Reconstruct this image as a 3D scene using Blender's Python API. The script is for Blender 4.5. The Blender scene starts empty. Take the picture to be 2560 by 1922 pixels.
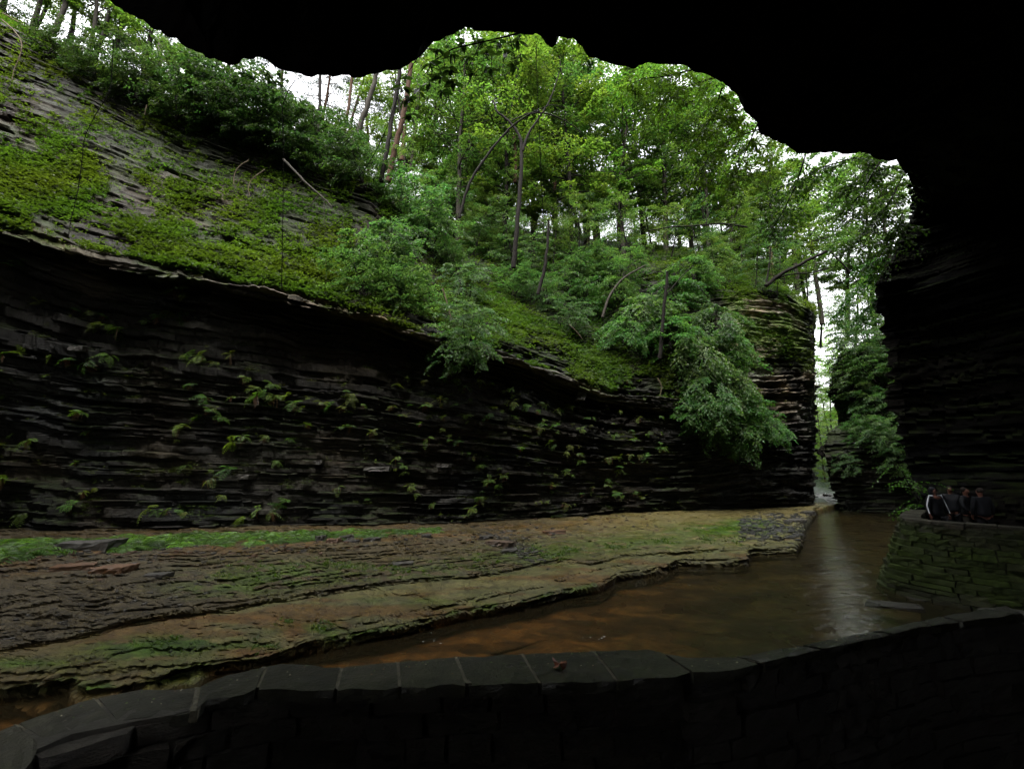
import bpy, math, random
import numpy as np
from mathutils import Vector, Matrix

# ------------------------------------------------------------------ camera, sky, sun, exposure
sc = bpy.context.scene
CAMZ = 3.2; F = 1138.0; PITCH = math.radians(10)
cam_d = bpy.data.cameras.new("camera"); cam_d.sensor_width = 36; cam_d.lens = 36*F/2560; cam_d.clip_start = 0.05; cam_d.clip_end = 2000
cam = bpy.data.objects.new("camera", cam_d); sc.collection.objects.link(cam)
cam.location = (0, 0, CAMZ); cam.rotation_euler = (math.radians(90)+PITCH, 0, 0); sc.camera = cam

world = bpy.data.worlds.new("World"); sc.world = world; world.use_nodes = True
wn = world.node_tree.nodes; wl = world.node_tree.links; wn.clear()
SUN_EL, SUN_AZ = math.radians(62), math.radians(200)
sky = wn.new("ShaderNodeTexSky"); sky.sky_type = 'NISHITA'; sky.sun_disc = False
sky.sun_elevation = SUN_EL; sky.sun_rotation = SUN_AZ; sky.dust_density = 6; sky.air_density = 1.6
hs = wn.new("ShaderNodeHueSaturation"); hs.inputs['Saturation'].default_value = 0.12
bg = wn.new("ShaderNodeBackground"); bg.inputs['Strength'].default_value = 0.15
wo = wn.new("ShaderNodeOutputWorld")
wl.new(sky.outputs[0], hs.inputs['Color']); wl.new(hs.outputs[0], bg.inputs['Color']); wl.new(bg.outputs[0], wo.inputs[0])
sun_d = bpy.data.lights.new("sun", 'SUN'); sun_d.energy = 0.7; sun_d.angle = math.radians(40); sun_d.color = (1, .97, .92)
sun = bpy.data.objects.new("sun", sun_d); sc.collection.objects.link(sun)
sun.rotation_euler = (math.radians(90)-SUN_EL, 0, math.radians(-8))
sc.view_settings.view_transform = 'Standard'; sc.view_settings.look = 'None'
sc.view_settings.exposure = 2.55; sc.view_settings.gamma = 1; sc.view_settings.use_curve_mapping = False
cy = sc.cycles
cy.use_denoising = True; cy.max_bounces = 6; cy.diffuse_bounces = 3; cy.glossy_bounces = 3; cy.transmission_bounces = 4
cy.transparent_max_bounces = 12; cy.caustics_reflective = False; cy.caustics_refractive = False
cy.sample_clamp_indirect = 4

# ------------------------------------------------------------------ helpers
rng = np.random.default_rng(7)
random.seed(7)
cp, sp = math.cos(PITCH), math.sin(PITCH)
D2S = 2560/2212.0                     # enlarged view of the photograph -> photograph pixels
def ray(px, py):
    r = (np.asarray(px, float)-1280)/F; u = (961-np.asarray(py, float))/F
    return np.stack(np.broadcast_arrays(r, cp-u*sp, sp+u*cp), -1)
def atY(px, py, Y):
    d = ray(px, py); t = np.asarray(Y)/d[..., 1]
    return d*t[..., None] + np.array([0, 0, CAMZ])
def atZ(px, py, z):
    d = ray(px, py); t = (np.asarray(z)-CAMZ)/d[..., 2]
    return d*t[..., None] + np.array([0, 0, CAMZ])
def proj(P):
    P = np.asarray(P, float); y = P[..., 1]; z = P[..., 2]-CAMZ
    f = y*cp+z*sp; u = -y*sp+z*cp
    f = np.where(np.abs(f) < 1e-3, 1e-3, f)
    return 1280+F*P[..., 0]/f, 961-F*u/f
def _h(ix, iy, seed):
    n = (ix.astype(np.int64)*374761393 + iy.astype(np.int64)*668265263 + seed*2147483647*3 + seed*97) & 0xffffffff
    n = ((n ^ (n >> 13))*1274126177) & 0xffffffff
    n = (n ^ (n >> 16)) & 0xffffffff
    n = (n*2246822519) & 0xffffffff
    return ((n ^ (n >> 15)) & 0xffffff)/float(0xffffff)
def vn(x, y, seed=0):
    x, y = np.broadcast_arrays(np.asarray(x, float), np.asarray(y, float))
    ix = np.floor(x); iy = np.floor(y); fx = x-ix; fy = y-iy
    fx = fx*fx*(3-2*fx); fy = fy*fy*(3-2*fy)
    a = _h(ix, iy, seed); b = _h(ix+1, iy, seed); c = _h(ix, iy+1, seed); d = _h(ix+1, iy+1, seed)
    return (a*(1-fx)+b*fx)*(1-fy)+(c*(1-fx)+d*fx)*fy
def fbm(x, y, seed=0, o=4):
    s = 0; a = .5; t = 0
    for i in range(o):
        s = s+a*vn(np.asarray(x)*2**i, np.asarray(y)*2**i, seed+i*11); t += a; a *= .5
    return s/t
def cell(x, seed=0):
    x = np.asarray(x, float); return _h(np.floor(x), np.zeros_like(x), seed)
def sstep(a, b, x):
    t = np.clip((x-a)/(b-a), 0, 1); return t*t*(3-2*t)
def nrm(v):
    v = np.asarray(v, float); return v/np.maximum(np.linalg.norm(v, axis=-1, keepdims=True), 1e-9)

def mesh_np(name, V, Fc, mat=None, col=None, smooth=False):
    V = np.asarray(V, np.float32).reshape(-1, 3); Fc = np.asarray(Fc, np.int32); k = Fc.shape[1]
    me = bpy.data.meshes.new(name); me.vertices.add(len(V)); me.vertices.foreach_set('co', V.ravel())
    me.loops.add(Fc.size); me.loops.foreach_set('vertex_index', Fc.ravel())
    me.polygons.add(len(Fc)); me.polygons.foreach_set('loop_start', np.arange(0, Fc.size, k, dtype=np.int32))
    me.polygons.foreach_set('use_smooth', np.full(len(Fc), smooth, bool))
    me.update(calc_edges=True)
    if col is not None:
        a = me.color_attributes.new('col', 'FLOAT_COLOR', 'POINT')
        c = np.ones((len(V), 4), np.float32); c[:, :3] = np.asarray(col).reshape(-1, 3); a.data.foreach_set('color', c.ravel())
    if mat: me.materials.append(mat)
    return me
def link(name, me, parent=None, **props):
    o = bpy.data.objects.new(name, me); sc.collection.objects.link(o)
    if parent: o.parent = parent
    for k, v in props.items(): o[k] = v
    return o
def thing(name, label, cat, loc=(0, 0, 0), me=None, group=None):
    o = link(name, me); o.location = loc; o['label'] = label; o['category'] = cat
    if group: o['group'] = group
    return o
def dup(o, parent=None):
    c = o.copy(); sc.collection.objects.link(c)
    if parent: c.parent = parent
    for ch in o.children:
        dup(ch, c)
    return c
def grid_faces(nr, nc, mask=None):
    i = np.arange((nr-1)*(nc-1)).reshape(nr-1, nc-1); r, c = np.divmod(i, nc-1)
    a = r*nc+c
    Fq = np.stack([a, a+1, a+nc+1, a+nc], -1)
    return Fq[mask] if mask is not None else Fq.reshape(-1, 4)
def compact(V, Fq, col=None):
    u, inv = np.unique(Fq, return_inverse=True)
    return V[u], inv.reshape(Fq.shape), (None if col is None else col[u])
class MB:
    def __init__(s): s.v = []; s.f = []; s.c = []; s.n = 0
    def add(s, V, Fc, col=None):
        V = np.asarray(V, float).reshape(-1, 3); Fc = np.asarray(Fc)
        if Fc.shape[1] == 3: Fc = np.concatenate([Fc, Fc[:, 2:3]], 1)
        s.v.append(V); s.f.append(Fc+s.n); s.n += len(V)
        s.c.append(np.broadcast_to(np.asarray(col if col is not None else (.1, .1, .1), float), (len(V), 3)))
    def tube(s, pts, r, sides=6, col=None):
        pts = np.asarray(pts, float); n = len(pts); r = np.broadcast_to(np.asarray(r, float), (n,)) if np.ndim(r) == 0 or len(r) == n else np.linspace(r[0], r[1], n)
        T = nrm(np.gradient(pts, axis=0)); up = np.where(np.abs(T[:, 2:3]) > .9, np.array([[1., 0, 0]]), np.array([[0., 0, 1]]))
        A = nrm(np.cross(T, up)); B = np.cross(T, A)
        for i in range(1, n):                        # keep rings from twisting
            a = A[i-1]-T[i]*np.dot(A[i-1], T[i]); A[i] = a/max(np.linalg.norm(a), 1e-6); B[i] = np.cross(T[i], A[i])
        th = np.arange(sides)*2*math.pi/sides
        V = pts[:, None]+r[:, None, None]*(np.cos(th)[None, :, None]*A[:, None]+np.sin(th)[None, :, None]*B[:, None])
        i = np.arange(n-1)[:, None]*sides; j = np.arange(sides)[None]
        q = np.stack([i+j, i+(j+1) % sides, i+sides+(j+1) % sides, i+sides+j], -1).reshape(-1, 4)
        s.add(V.reshape(-1, 3), q, col)
    def leaves(s, P, D, N, L, W, col, fold=.25, droop=.15):
        P = np.asarray(P, float); n = len(P); D = nrm(D); S = nrm(np.cross(D, N)); N = np.cross(S, D)
        L = np.broadcast_to(L, (n,))[:, None]; W = np.broadcast_to(W, (n,))[:, None]
        v = np.stack([P, P+D*L*.42-S*W*.5+N*W*fold, P+D*L-N*L*droop, P+D*L*.42+S*W*.5+N*W*fold], 1).reshape(-1, 3)
        b = np.arange(n)[:, None]*4
        f = np.concatenate([b+np.array([[0, 3, 2, 2]]), b+np.array([[0, 2, 1, 1]])], 0)
        s.v.append(v); s.f.append(f+s.n); s.n += len(v)
        s.c.append(np.repeat(np.broadcast_to(col, (n, 3)), 4, 0))
    def mesh(s, name, mat, smooth=False):
        V = np.concatenate(s.v); Fq = np.concatenate(s.f); C = np.concatenate(s.c)
        tri = Fq[:, 2] == Fq[:, 3]
        if tri.all(): return mesh_np(name, V, Fq[:, :3], mat, C, smooth)
        if not tri.any(): return mesh_np(name, V, Fq, mat, C, smooth)
        q = Fq[~tri]; q3 = np.concatenate([q[:, [0, 1, 2]], q[:, [0, 2, 3]], Fq[tri][:, :3]])
        return mesh_np(name, V, q3, mat, C, smooth)

# ------------------------------------------------------------------ materials
def mat_base(name):
    m = bpy.data.materials.new(name); m.use_nodes = True; nt = m.node_tree; b = nt.nodes['Principled BSDF']; return m, nt, b
def N(nt, t, **k):
    n = nt.nodes.new(t)
    for a, v in k.items():
        if a.startswith('i_'): n.inputs[a[2:].replace('_', ' ')].default_value = v
        else: setattr(n, a, v)
    return n
def rock_mat(name, scale=1.0, rough=(.35, .75), bump=.5, stretch=6.0, var=.5, spec=.5, coat=0.0):
    m, nt, b = mat_base(name); L = nt.links
    at = N(nt, 'ShaderNodeAttribute', attribute_name='col')
    geo = N(nt, 'ShaderNodeNewGeometry'); mp = N(nt, 'ShaderNodeMapping'); mp.inputs['Scale'].default_value = (scale, scale, scale*stretch)
    L.new(geo.outputs['Position'], mp.inputs['Vector'])
    n1 = N(nt, 'ShaderNodeTexNoise', i_Scale=3.0, i_Detail=8.0, i_Roughness=.65); L.new(mp.outputs[0], n1.inputs['Vector'])
    n2 = N(nt, 'ShaderNodeTexNoise', i_Scale=14.0, i_Detail=6.0, i_Roughness=.7); L.new(mp.outputs[0], n2.inputs['Vector'])
    n3 = N(nt, 'ShaderNodeTexNoise', i_Scale=1.1, i_Detail=4.0); L.new(geo.outputs['Position'], n3.inputs['Vector'])
    mr = N(nt, 'ShaderNodeMapRange'); mr.inputs['From Min'].default_value = .3; mr.inputs['From Max'].default_value = .7
    mr.inputs['To Min'].default_value = 1-var; mr.inputs['To Max'].default_value = 1+var; L.new(n1.outputs[0], mr.inputs['Value'])
    mx = N(nt, 'ShaderNodeVectorMath', operation='SCALE'); L.new(at.outputs['Color'], mx.inputs[0]); L.new(mr.outputs[0], mx.inputs['Scale'])
    L.new(mx.outputs[0], b.inputs['Base Color'])
    r = N(nt, 'ShaderNodeMapRange'); r.inputs['From Min'].default_value = .35; r.inputs['From Max'].default_value = .65
    r.inputs['To Min'].default_value = rough[0]; r.inputs['To Max'].default_value = rough[1]; L.new(n3.outputs[0], r.inputs['Value']); L.new(r.outputs[0], b.inputs['Roughness'])
    ad = N(nt, 'ShaderNodeMath', operation='ADD'); L.new(n1.outputs[0], ad.inputs[0]); L.new(n2.outputs[0], ad.inputs[1])
    bp = N(nt, 'ShaderNodeBump', i_Strength=bump, i_Distance=.06); L.new(ad.outputs[0], bp.inputs['Height']); L.new(bp.outputs[0], b.inputs['Normal'])
    b.inputs['Specular IOR Level'].default_value = spec; b.inputs['Coat Weight'].default_value = coat; b.inputs['Coat Roughness'].default_value = .12
    return m
M_CLIFF = rock_mat('wet_shale', 1.0, (.42, .8), .8, 7, spec=.16)
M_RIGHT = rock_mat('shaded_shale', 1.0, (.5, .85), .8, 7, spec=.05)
M_SHELF = rock_mat('shelf_shale', 1.5, (.2, .62), .75, 2, .6, spec=.26)
M_CAP = rock_mat('wet_flagstone', 3.0, (.12, .55), .6, 1.5, .65, .28, .12)
M_WALL = rock_mat('dark_masonry', 4.0, (.15, .45), .8, 2.0, .5, .4, 0)
M_ROOF = rock_mat('cave_rock', .8, (.7, .95), .8, 4, .5, .02)
def bark_mat(name, c):
    m, nt, b = mat_base(name); L = nt.links
    tc = N(nt, 'ShaderNodeTexCoord'); mp = N(nt, 'ShaderNodeMapping'); mp.inputs['Scale'].default_value = (6, 6, 1.2); L.new(tc.outputs['Object'], mp.inputs[0])
    n = N(nt, 'ShaderNodeTexNoise', i_Scale=3.0, i_Detail=6.0); L.new(mp.outputs[0], n.inputs['Vector'])
    r = N(nt, 'ShaderNodeValToRGB'); r.color_ramp.elements[0].position = .3; r.color_ramp.elements[1].position = .7
    r.color_ramp.elements[0].color = (c[0]*.5, c[1]*.5, c[2]*.5, 1); r.color_ramp.elements[1].color = (*c, 1)
    L.new(n.outputs[0], r.inputs[0]); L.new(r.outputs[0], b.inputs['Base Color']); b.inputs['Roughness'].default_value = .9; b.inputs['Specular IOR Level'].default_value = .15
    bp = N(nt, 'ShaderNodeBump', i_Strength=.6, i_Distance=.03); L.new(n.outputs[0], bp.inputs['Height']); L.new(bp.outputs[0], b.inputs['Normal'])
    return m
M_BARK = bark_mat('dark_bark', (.012, .010, .008)); M_BARK2 = bark_mat('grey_bark', (.045, .04, .032)); M_BARK3 = bark_mat('reddish_bark', (.06, .033, .02))
M_ROOT = bark_mat('pale_root', (.13, .10, .07))
def leaf_mat(name, gain=1.0, trans=(.88, 1.1, .5), tw=.42, rough=.42, spec=.36):
    m, nt, b = mat_base(name); L = nt.links
    at = N(nt, 'ShaderNodeAttribute', attribute_name='col'); oi = N(nt, 'ShaderNodeObjectInfo')
    h = N(nt, 'ShaderNodeHueSaturation'); L.new(at.outputs['Color'], h.inputs['Color'])
    mr = N(nt, 'ShaderNodeMapRange'); mr.inputs['To Min'].default_value = .475; mr.inputs['To Max'].default_value = .515; L.new(oi.outputs['Random'], mr.inputs['Value']); L.new(mr.outputs[0], h.inputs['Hue'])
    mv = N(nt, 'ShaderNodeMapRange'); mv.inputs['To Min'].default_value = .8*gain; mv.inputs['To Max'].default_value = 1.2*gain
    ml = N(nt, 'ShaderNodeMath', operation='MULTIPLY'); ml.inputs[1].default_value = 7.3; fr = N(nt, 'ShaderNodeMath', operation='FRACT')
    L.new(oi.outputs['Random'], ml.inputs[0]); L.new(ml.outputs[0], fr.inputs[0]); L.new(fr.outputs[0], mv.inputs['Value']); L.new(mv.outputs[0], h.inputs['Value'])
    L.new(h.outputs[0], b.inputs['Base Color']); b.inputs['Roughness'].default_value = rough; b.inputs['Specular IOR Level'].default_value = spec
    tr = N(nt, 'ShaderNodeBsdfTranslucent'); sm = N(nt, 'ShaderNodeVectorMath', operation='MULTIPLY'); sm.inputs[1].default_value = tuple(3.0*t for t in trans)
    L.new(h.outputs[0], sm.inputs[0]); L.new(sm.outputs[0], tr.inputs['Color'])
    mix = N(nt, 'ShaderNodeMixShader'); mix.inputs[0].default_value = tw
    out = nt.nodes['Material Output']; L.new(b.outputs[0], mix.inputs[1]); L.new(tr.outputs[0], mix.inputs[2]); L.new(mix.outputs[0], out.inputs[0])
    return m
M_LEAF = leaf_mat('broad_leaf', .54); M_NEEDLE = leaf_mat('conifer_needles', .4, (.8, 1, .4), .2, .6, .3)
M_FERN = leaf_mat('fern_frond', .8, (1, 1, .3), .4, .5, .3)
def plain(name, c, rough=.6, **k):
    m, nt, b = mat_base(name); b.inputs['Base Color'].default_value = (*c, 1); b.inputs['Roughness'].default_value = rough; b.inputs['Specular IOR Level'].default_value = .08
    n = N(nt, 'ShaderNodeTexNoise', i_Scale=25.0, i_Detail=4.0); bp = N(nt, 'ShaderNodeBump', i_Strength=.25, i_Distance=.01)
    nt.links.new(n.outputs[0], bp.inputs['Height']); nt.links.new(bp.outputs[0], b.inputs['Normal'])
    return m

# ------------------------------------------------------------------ cliffs: control nets of (px, py, depth) turned into layered rock
def net_interp(C, nr, nc, smooth=2):
    """C rows x cols x 3 world points -> nr x nc grid"""
    R, K, _ = C.shape
    rv = np.linspace(0, R-1, nr) if np.isscalar(nr) else nr
    cv = np.linspace(0, K-1, nc) if np.isscalar(nc) else nc
    i = np.clip(np.floor(rv).astype(int), 0, R-2); f = (rv-i)[:, None, None]
    A = C[i]*(1-f)+C[i+1]*f
    j = np.clip(np.floor(cv).astype(int), 0, K-2); g = (cv-j)[None, :, None]
    g = g*g*(3-2*g)*.5+g*.5
    return A[:, j]*(1-g)+A[:, j+1]*g
def strata(s, x, seed, amp=.3, tmin=.05, tmax=.32, nblk=1.0):
    r = np.random.default_rng(seed); th = tmin+(tmax-tmin)*r.random(600)**2.8; cum = np.cumsum(th)
    w = s+.32*(fbm(x*.16, s*.12, seed+5, 4)-.5)*2+.06*(vn(x*1.3, s*.5, seed+6)-.5)
    w = w+5
    li = np.searchsorted(cum, w); fr = (w-np.where(li > 0, cum[np.maximum(li-1, 0)], 0))/th[np.minimum(li, 599)]
    lf = li.astype(float)
    off = (_h(lf, lf*0, seed)-.5)*.5
    off = off+(fbm(x*.5*nblk+lf*7.31, lf*3.7, seed+1, 2)-.5)*1.7
    blk = np.floor(x*.9*nblk+_h(lf, lf*0, seed+9)*50+vn(x*.45, lf, seed+8)*3.5)
    bz = vn(x*.3, s*.4, seed+33)
    off = off+(_h(blk, lf, seed+2)-.5)*.5*sstep(.35, .7, bz)
    off = off+(fbm(x*1.8*nblk, s*2.5, seed+34, 4)-.5)*.55
    off = off+(vn(x*6*nblk, lf*2.3, seed+3)-.5)*.22
    edge = np.minimum(fr, 1-fr); off = off-.4*np.exp(-(edge/.08)**2)*sstep(.35, .75, vn(x*.6+lf*5.7, lf*1.9, seed+60)); off = off+(fbm(x*.9, s*1.1+x*.15, seed+61, 5)-.5)*1.15
    return off*amp, li, _h(lf, lf*0, seed+20)
def make_cliff(name, C, nr, nc, sval, amp, seed, basecol, mossy, bands=12, mat=M_CLIFF, outdir=(0, -1, 0), part='rock_layer', tmax=.3, tmin=.03, extra=None):
    G = net_interp(C, nr, nc)
    nr_, nc_ = G.shape[:2]
    xx = np.cumsum(np.linalg.norm(np.diff(G.mean(0), axis=0, prepend=G.mean(0)[:1])[:, :2], axis=1))[None, :]*np.ones((nr_, 1))
    s = sval(G) if callable(sval) else np.interp(np.linspace(0, C.shape[0]-1, nr_) if np.isscalar(nr) else nr, np.arange(len(sval)), sval)[:, None]*np.ones((1, nc_))
    off, li, lh = strata(s, xx, seed, 1.0, tmin, tmax)
    big = (fbm(xx*.13, s*.16, seed+40, 5)-.5)*3.0; off = off*(.35+1.3*fbm(xx*.3, s*.35, seed+41, 3))
    a = amp(G, s) if callable(amp) else amp
    gx = np.gradient(G, axis=1); gz = np.gradient(G, axis=0); nn = nrm(np.cross(gx, gz))
    od = np.array(outdir, float)[None, None]; nn = np.where((nn*od).sum(-1, keepdims=True) < 0, -nn, nn)
    nn = nrm(nn*np.array([1, 1, .35])+od*.35)
    P = G+nn*((off+big*.55)*a)[..., None]
    # colours: own colour of each layer, stains, moss where it is level
    gx = np.gradient(P, axis=1); gz = np.gradient(P, axis=0); n2 = nrm(np.cross(gx, gz)); n2 = np.where((n2*od).sum(-1, keepdims=True) < 0, -n2, n2)
    base = np.array(basecol)*(0.6+.8*lh)[..., None]
    warm = vn(xx*.4, s*.7, seed+50)[..., None]; base = base*(1+(warm-.5)*np.array([.5, .15, -.4]))
    pale = sstep(.62, .8, vn(xx*.5, s*2.0, seed+51))[..., None]; base = base*(1+1.0*pale)
    ms = np.clip(mossy(G, s, n2, xx), 0, 1)[..., None]
    mc = np.array([.010, .015, .003])*(.6+.8*vn(xx*4, s*6, seed+52))[..., None]
    col = base*(1-ms)+mc*ms
    if extra is not None: col = extra(G, s, col, xx)
    root = link(name, None, kind='structure')
    Vf = P.reshape(-1, 3); Cf = col.reshape(-1, 3)
    bi = np.linspace(0, nr_-1, bands+1).astype(int)
    Fg = grid_faces(nr_, nc_).reshape(nr_-1, nc_-1, 4)
    for b in range(bands):
        V, Fq, Cc = compact(Vf, Fg[bi[b]:bi[b+1]].reshape(-1, 4), Cf)
        link(part, mesh_np(part, V, Fq, mat, Cc), root)
    return root, P, n2, s
def lookup(P):
    X, Y = proj(P); X = X.ravel(); Y = Y.ravel(); V = P.reshape(-1, 3); dist = np.linalg.norm(V-np.array([0, 0, CAMZ]), axis=1)
    dist = np.where(V[:, 1] < 1, 1e6, dist)
    def q(px, py, tol=5):
        d = np.hypot(X-px, Y-py); m = np.where(d < tol)[0]
        if len(m) == 0:
            m = np.array([np.argmin(d)])
        k = m[np.argmin(dist[m])]
        return V[k].copy(), k
    return q

# ---- long cliff across the stream
cols = [-500, -20, 230, 460, 700, 930, 1110, 1300, 1500, 1700, 1860, 1965, 2018, 2030, 2034, 2030]
base_py = [1360, 1346, 1341, 1334, 1327, 1320, 1312, 1301, 1290, 1279, 1273, 1271, 1270, 1268, 1262, 1255]
base_Y = [13.8, 16.0, 16.6, 17.3, 18.0, 18.9, 20.2, 22.3, 24.9, 27.6, 29.8, 31.0, 31.8, 33, 36, 42]
lip_py = [430, 575, 648, 688, 742, 798, 862, 905, 985, 1010, 960, 950, 950, 955, 965, 985]
lip_dY = [-1.2, -1.2, -1.1, -1.1, -1.0, -.9, -.8, -.6, -.4, -.2, 0, .2, .2, .3, .3, .3]
mid_py = [250, 370, 450, 530, 600, 690, 775, 830, 905, 890, 840, 850, 860, 865, 880, 900]
mid_dY = [2.6, 2.6, 2.6, 2.8, 2.8, 2.8, 2.6, 2.2, 1.8, 1.2, .5, .4, .3, .3, .3, .3]
band_py = [20, 175, 270, 382, 450, 515, 700, 760, 800, 760, 750, 765, 790, 800, 815, 840]
band_Y = [20, 21, 22, 22.5, 23.5, 24.5, 26.5, 29, 30.5, 30.6, 30.6, 31.3, 32, 33.2, 36.2, 42]
rim_py = [-120, 50, 175, 292, 382, 468, 640, 690, 700, 660, 712, 736, 770, 780, 790, 810]
rim_Y = [21, 22.2, 23, 23.4, 24.2, 25.4, 29.5, 32, 33, 32.2, 31.4, 32, 32.8, 34, 37, 42.5]
top_py = [-150, 25, 155, 275, 368, 452, 560, 575, 600, 618, 672, 722, 762, 775, 785, 800]
top_Y = [30, 31, 32, 33, 34, 37, 46, 52, 52, 40, 37, 35.5, 36, 37, 40, 45]
def row(py, Y): return atY(np.array(cols, float), np.array(py, float), np.array(Y, float))
bP = np.array(base_py, float); bY = np.array(base_Y); lP = np.array(lip_py, float); lY = bY+np.array(lip_dY)
uY = lY+np.array([1.1]*7+[1.0, .8, .4, .2, 0, 0, 0, 0, 0])
R0 = row(bP, bY)*[1, 1, 0]+[0, 0, -.6]
C = [R0, row(bP, bY), row(bP*.72+lP*.28, bY+.35), row(bP*.4+lP*.6, bY+.1), row(lP+34, uY), row(lP, lY),
     row(lP*.85+np.array(mid_py)*.15, lY+.5), row(mid_py, bY+np.array(mid_dY)), row(band_py, band_Y), row(rim_py, rim_Y), row(top_py, top_Y)]
last = C[-1].copy(); far = last*[1.6, 0, 1]+[0, 140, 0]; C.append(last+np.array([0, 6, 0.3])); C.append(far)
# the last row is level ground running back to the horizon
C = np.array(C)
rv = np.concatenate([np.linspace(0, 1, 8, False), np.linspace(1, 4, 215, False), np.linspace(4, 6, 42, False), np.linspace(6, 9, 150, False), np.linspace(9, 10, 26, False), np.linspace(10, 12, 8)])
cv = np.interp(np.concatenate([np.arange(-500, -20, 12), np.arange(-20, 2018, 3.2), np.linspace(2018, 2034, 18), ]), cols[:15], np.arange(15))
cv = np.concatenate([cv, np.linspace(14, 15, 10)[1:]])
sv_keys = [-.6, .5, 3.2, 6.0, 8.2, 9.2, 9.8, 13, 17.5, 21, 24, 26, 40]
def amp_l(G, s): return .42*sstep(-.5, .5, s)*(1-.5*sstep(9.6, 11, s))*(1-.8*sstep(20, 23, s))
PXg = None
def moss_l(G, s, n, xx):
    px, py = proj(G)
    up = sstep(.15, .6, n[..., 2])
    slope = sstep(9.8, 10.6, s)
    veg = 0
    m = up*sstep(.45, .6, fbm(xx*.5, s*.6, 90))*.9*(1-.7*sstep(1750, 1820, px))
    veg = sstep(.40, .58, fbm(xx*.35, s*.35, 91))*slope*.85
    veg = np.maximum(veg, sstep(950, 1150, px)*slope*.35*(px < 1760))
    veg = np.maximum(veg, sstep(21, 22.5, s)*.9)
    return np.maximum(m, veg)
def ex_l(G, s, col, xx):
    px, py = proj(G)
    # pale tower patches, boosted for missing light; painted highlight along the ledge lip
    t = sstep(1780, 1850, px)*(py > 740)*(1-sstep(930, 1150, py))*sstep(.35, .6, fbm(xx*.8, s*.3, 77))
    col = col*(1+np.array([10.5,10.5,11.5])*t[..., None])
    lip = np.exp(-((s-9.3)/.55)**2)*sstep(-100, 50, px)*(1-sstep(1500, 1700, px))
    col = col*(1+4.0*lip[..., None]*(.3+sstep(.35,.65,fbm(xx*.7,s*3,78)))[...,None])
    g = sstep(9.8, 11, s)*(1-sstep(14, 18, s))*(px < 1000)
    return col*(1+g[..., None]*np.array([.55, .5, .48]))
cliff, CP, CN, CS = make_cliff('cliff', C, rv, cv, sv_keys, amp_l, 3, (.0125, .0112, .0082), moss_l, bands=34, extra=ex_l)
cliffq = lookup(CP)

# ---- rock buttress seen through the gap, and the right-hand cliff the path runs under
def side_net(rows, inner, back=10):
    """rows: (left edge px, py, Y, right px, right Y)"""
    out = []
    for (lx, py, Y, rx, rY) in rows:
        L = [atY(lx+60, py-5, Y+back), atY(lx+14, py-2, Y+3.0), atY(lx+2, py, Y+.9), atY(lx, py, Y)]
        for k in range(1, inner+1):
            t = k/inner; L.append(atY(lx+(rx-lx)*t, py, Y+(rY-Y)*t))
        out.append(L)
    return np.array(out)
S_ = D2S
rows = [(1822, 1112, 33), (1815, 1096, 33.2), (1800, 1050, 33), (1786, 1000, 32.6), (1780, 965, 32.6), (1795, 935, 33.4), (1812, 915, 36), (1806, 880, 36), (1792, 850, 35.6), (1797, 810, 35.8), (1815, 768, 36.4), (1850, 748, 38), (1890, 725, 41)]
MN = side_net([(a*S_, b*S_, c, 2345, c-3.5) for a, b, c in rows], 5)
MN[0, :, 2] = -.8
def moss_m(G, s, n, xx): return np.clip(sstep(.1, .5, n[..., 2])+sstep(.5, .62, fbm(xx*.4, s*.5, 61))*.8*sstep(1.5, 4, s), 0, 1)
butte, BP, BN, BS = make_cliff('rock_buttress', MN, 190, 120, lambda G: G[..., 2], .34, 17, (.013, .012, .009), moss_m, bands=10)
buttq = lookup(BP)
rows = [(2300, 1330, 16.6), (2296, 1250, 16.6), (2275, 1180, 16.8), (2262, 1110, 16.6), (2240, 1000, 16.4), (2232, 900, 16.2), (2226, 820, 16.0), (2200, 745, 15.6), (2196, 705, 15.4), (2232, 640, 15.2), (2262, 575, 15), (2292, 525, 14.8), (2300, 480, 14), (2290, 380, 12.5), (2280, 250, 11), (2270, 0, 9)]
RN = []
for (lx, py, Y) in rows:
    L = [atY(lx+150, py, Y+9), atY(lx+25, py, Y+2.2), atY(lx+3, py, Y+.6), atY(lx, py, Y), atY(lx+110, py, Y-.6), atY(2560, py, Y-2.0), atY(2800, py, Y-3.6)]
    e = L[-1]; L += [np.array([16.5, 4., e[2]]), np.array([14., -8., e[2]])]
    RN.append(L)
RN = np.array(RN); RN[0, :, 2] = .5
def moss_r(G, s, n, xx): return sstep(.2, .6, n[..., 2])*.6
rcol = np.concatenate([np.linspace(0, 3, 26, False), np.linspace(3, 6, 150, False), np.linspace(6, 8, 24)])
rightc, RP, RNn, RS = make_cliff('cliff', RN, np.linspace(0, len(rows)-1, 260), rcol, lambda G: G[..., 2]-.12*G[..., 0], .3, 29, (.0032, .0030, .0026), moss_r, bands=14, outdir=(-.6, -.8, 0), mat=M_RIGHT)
rightq = lookup(RP)

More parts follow.
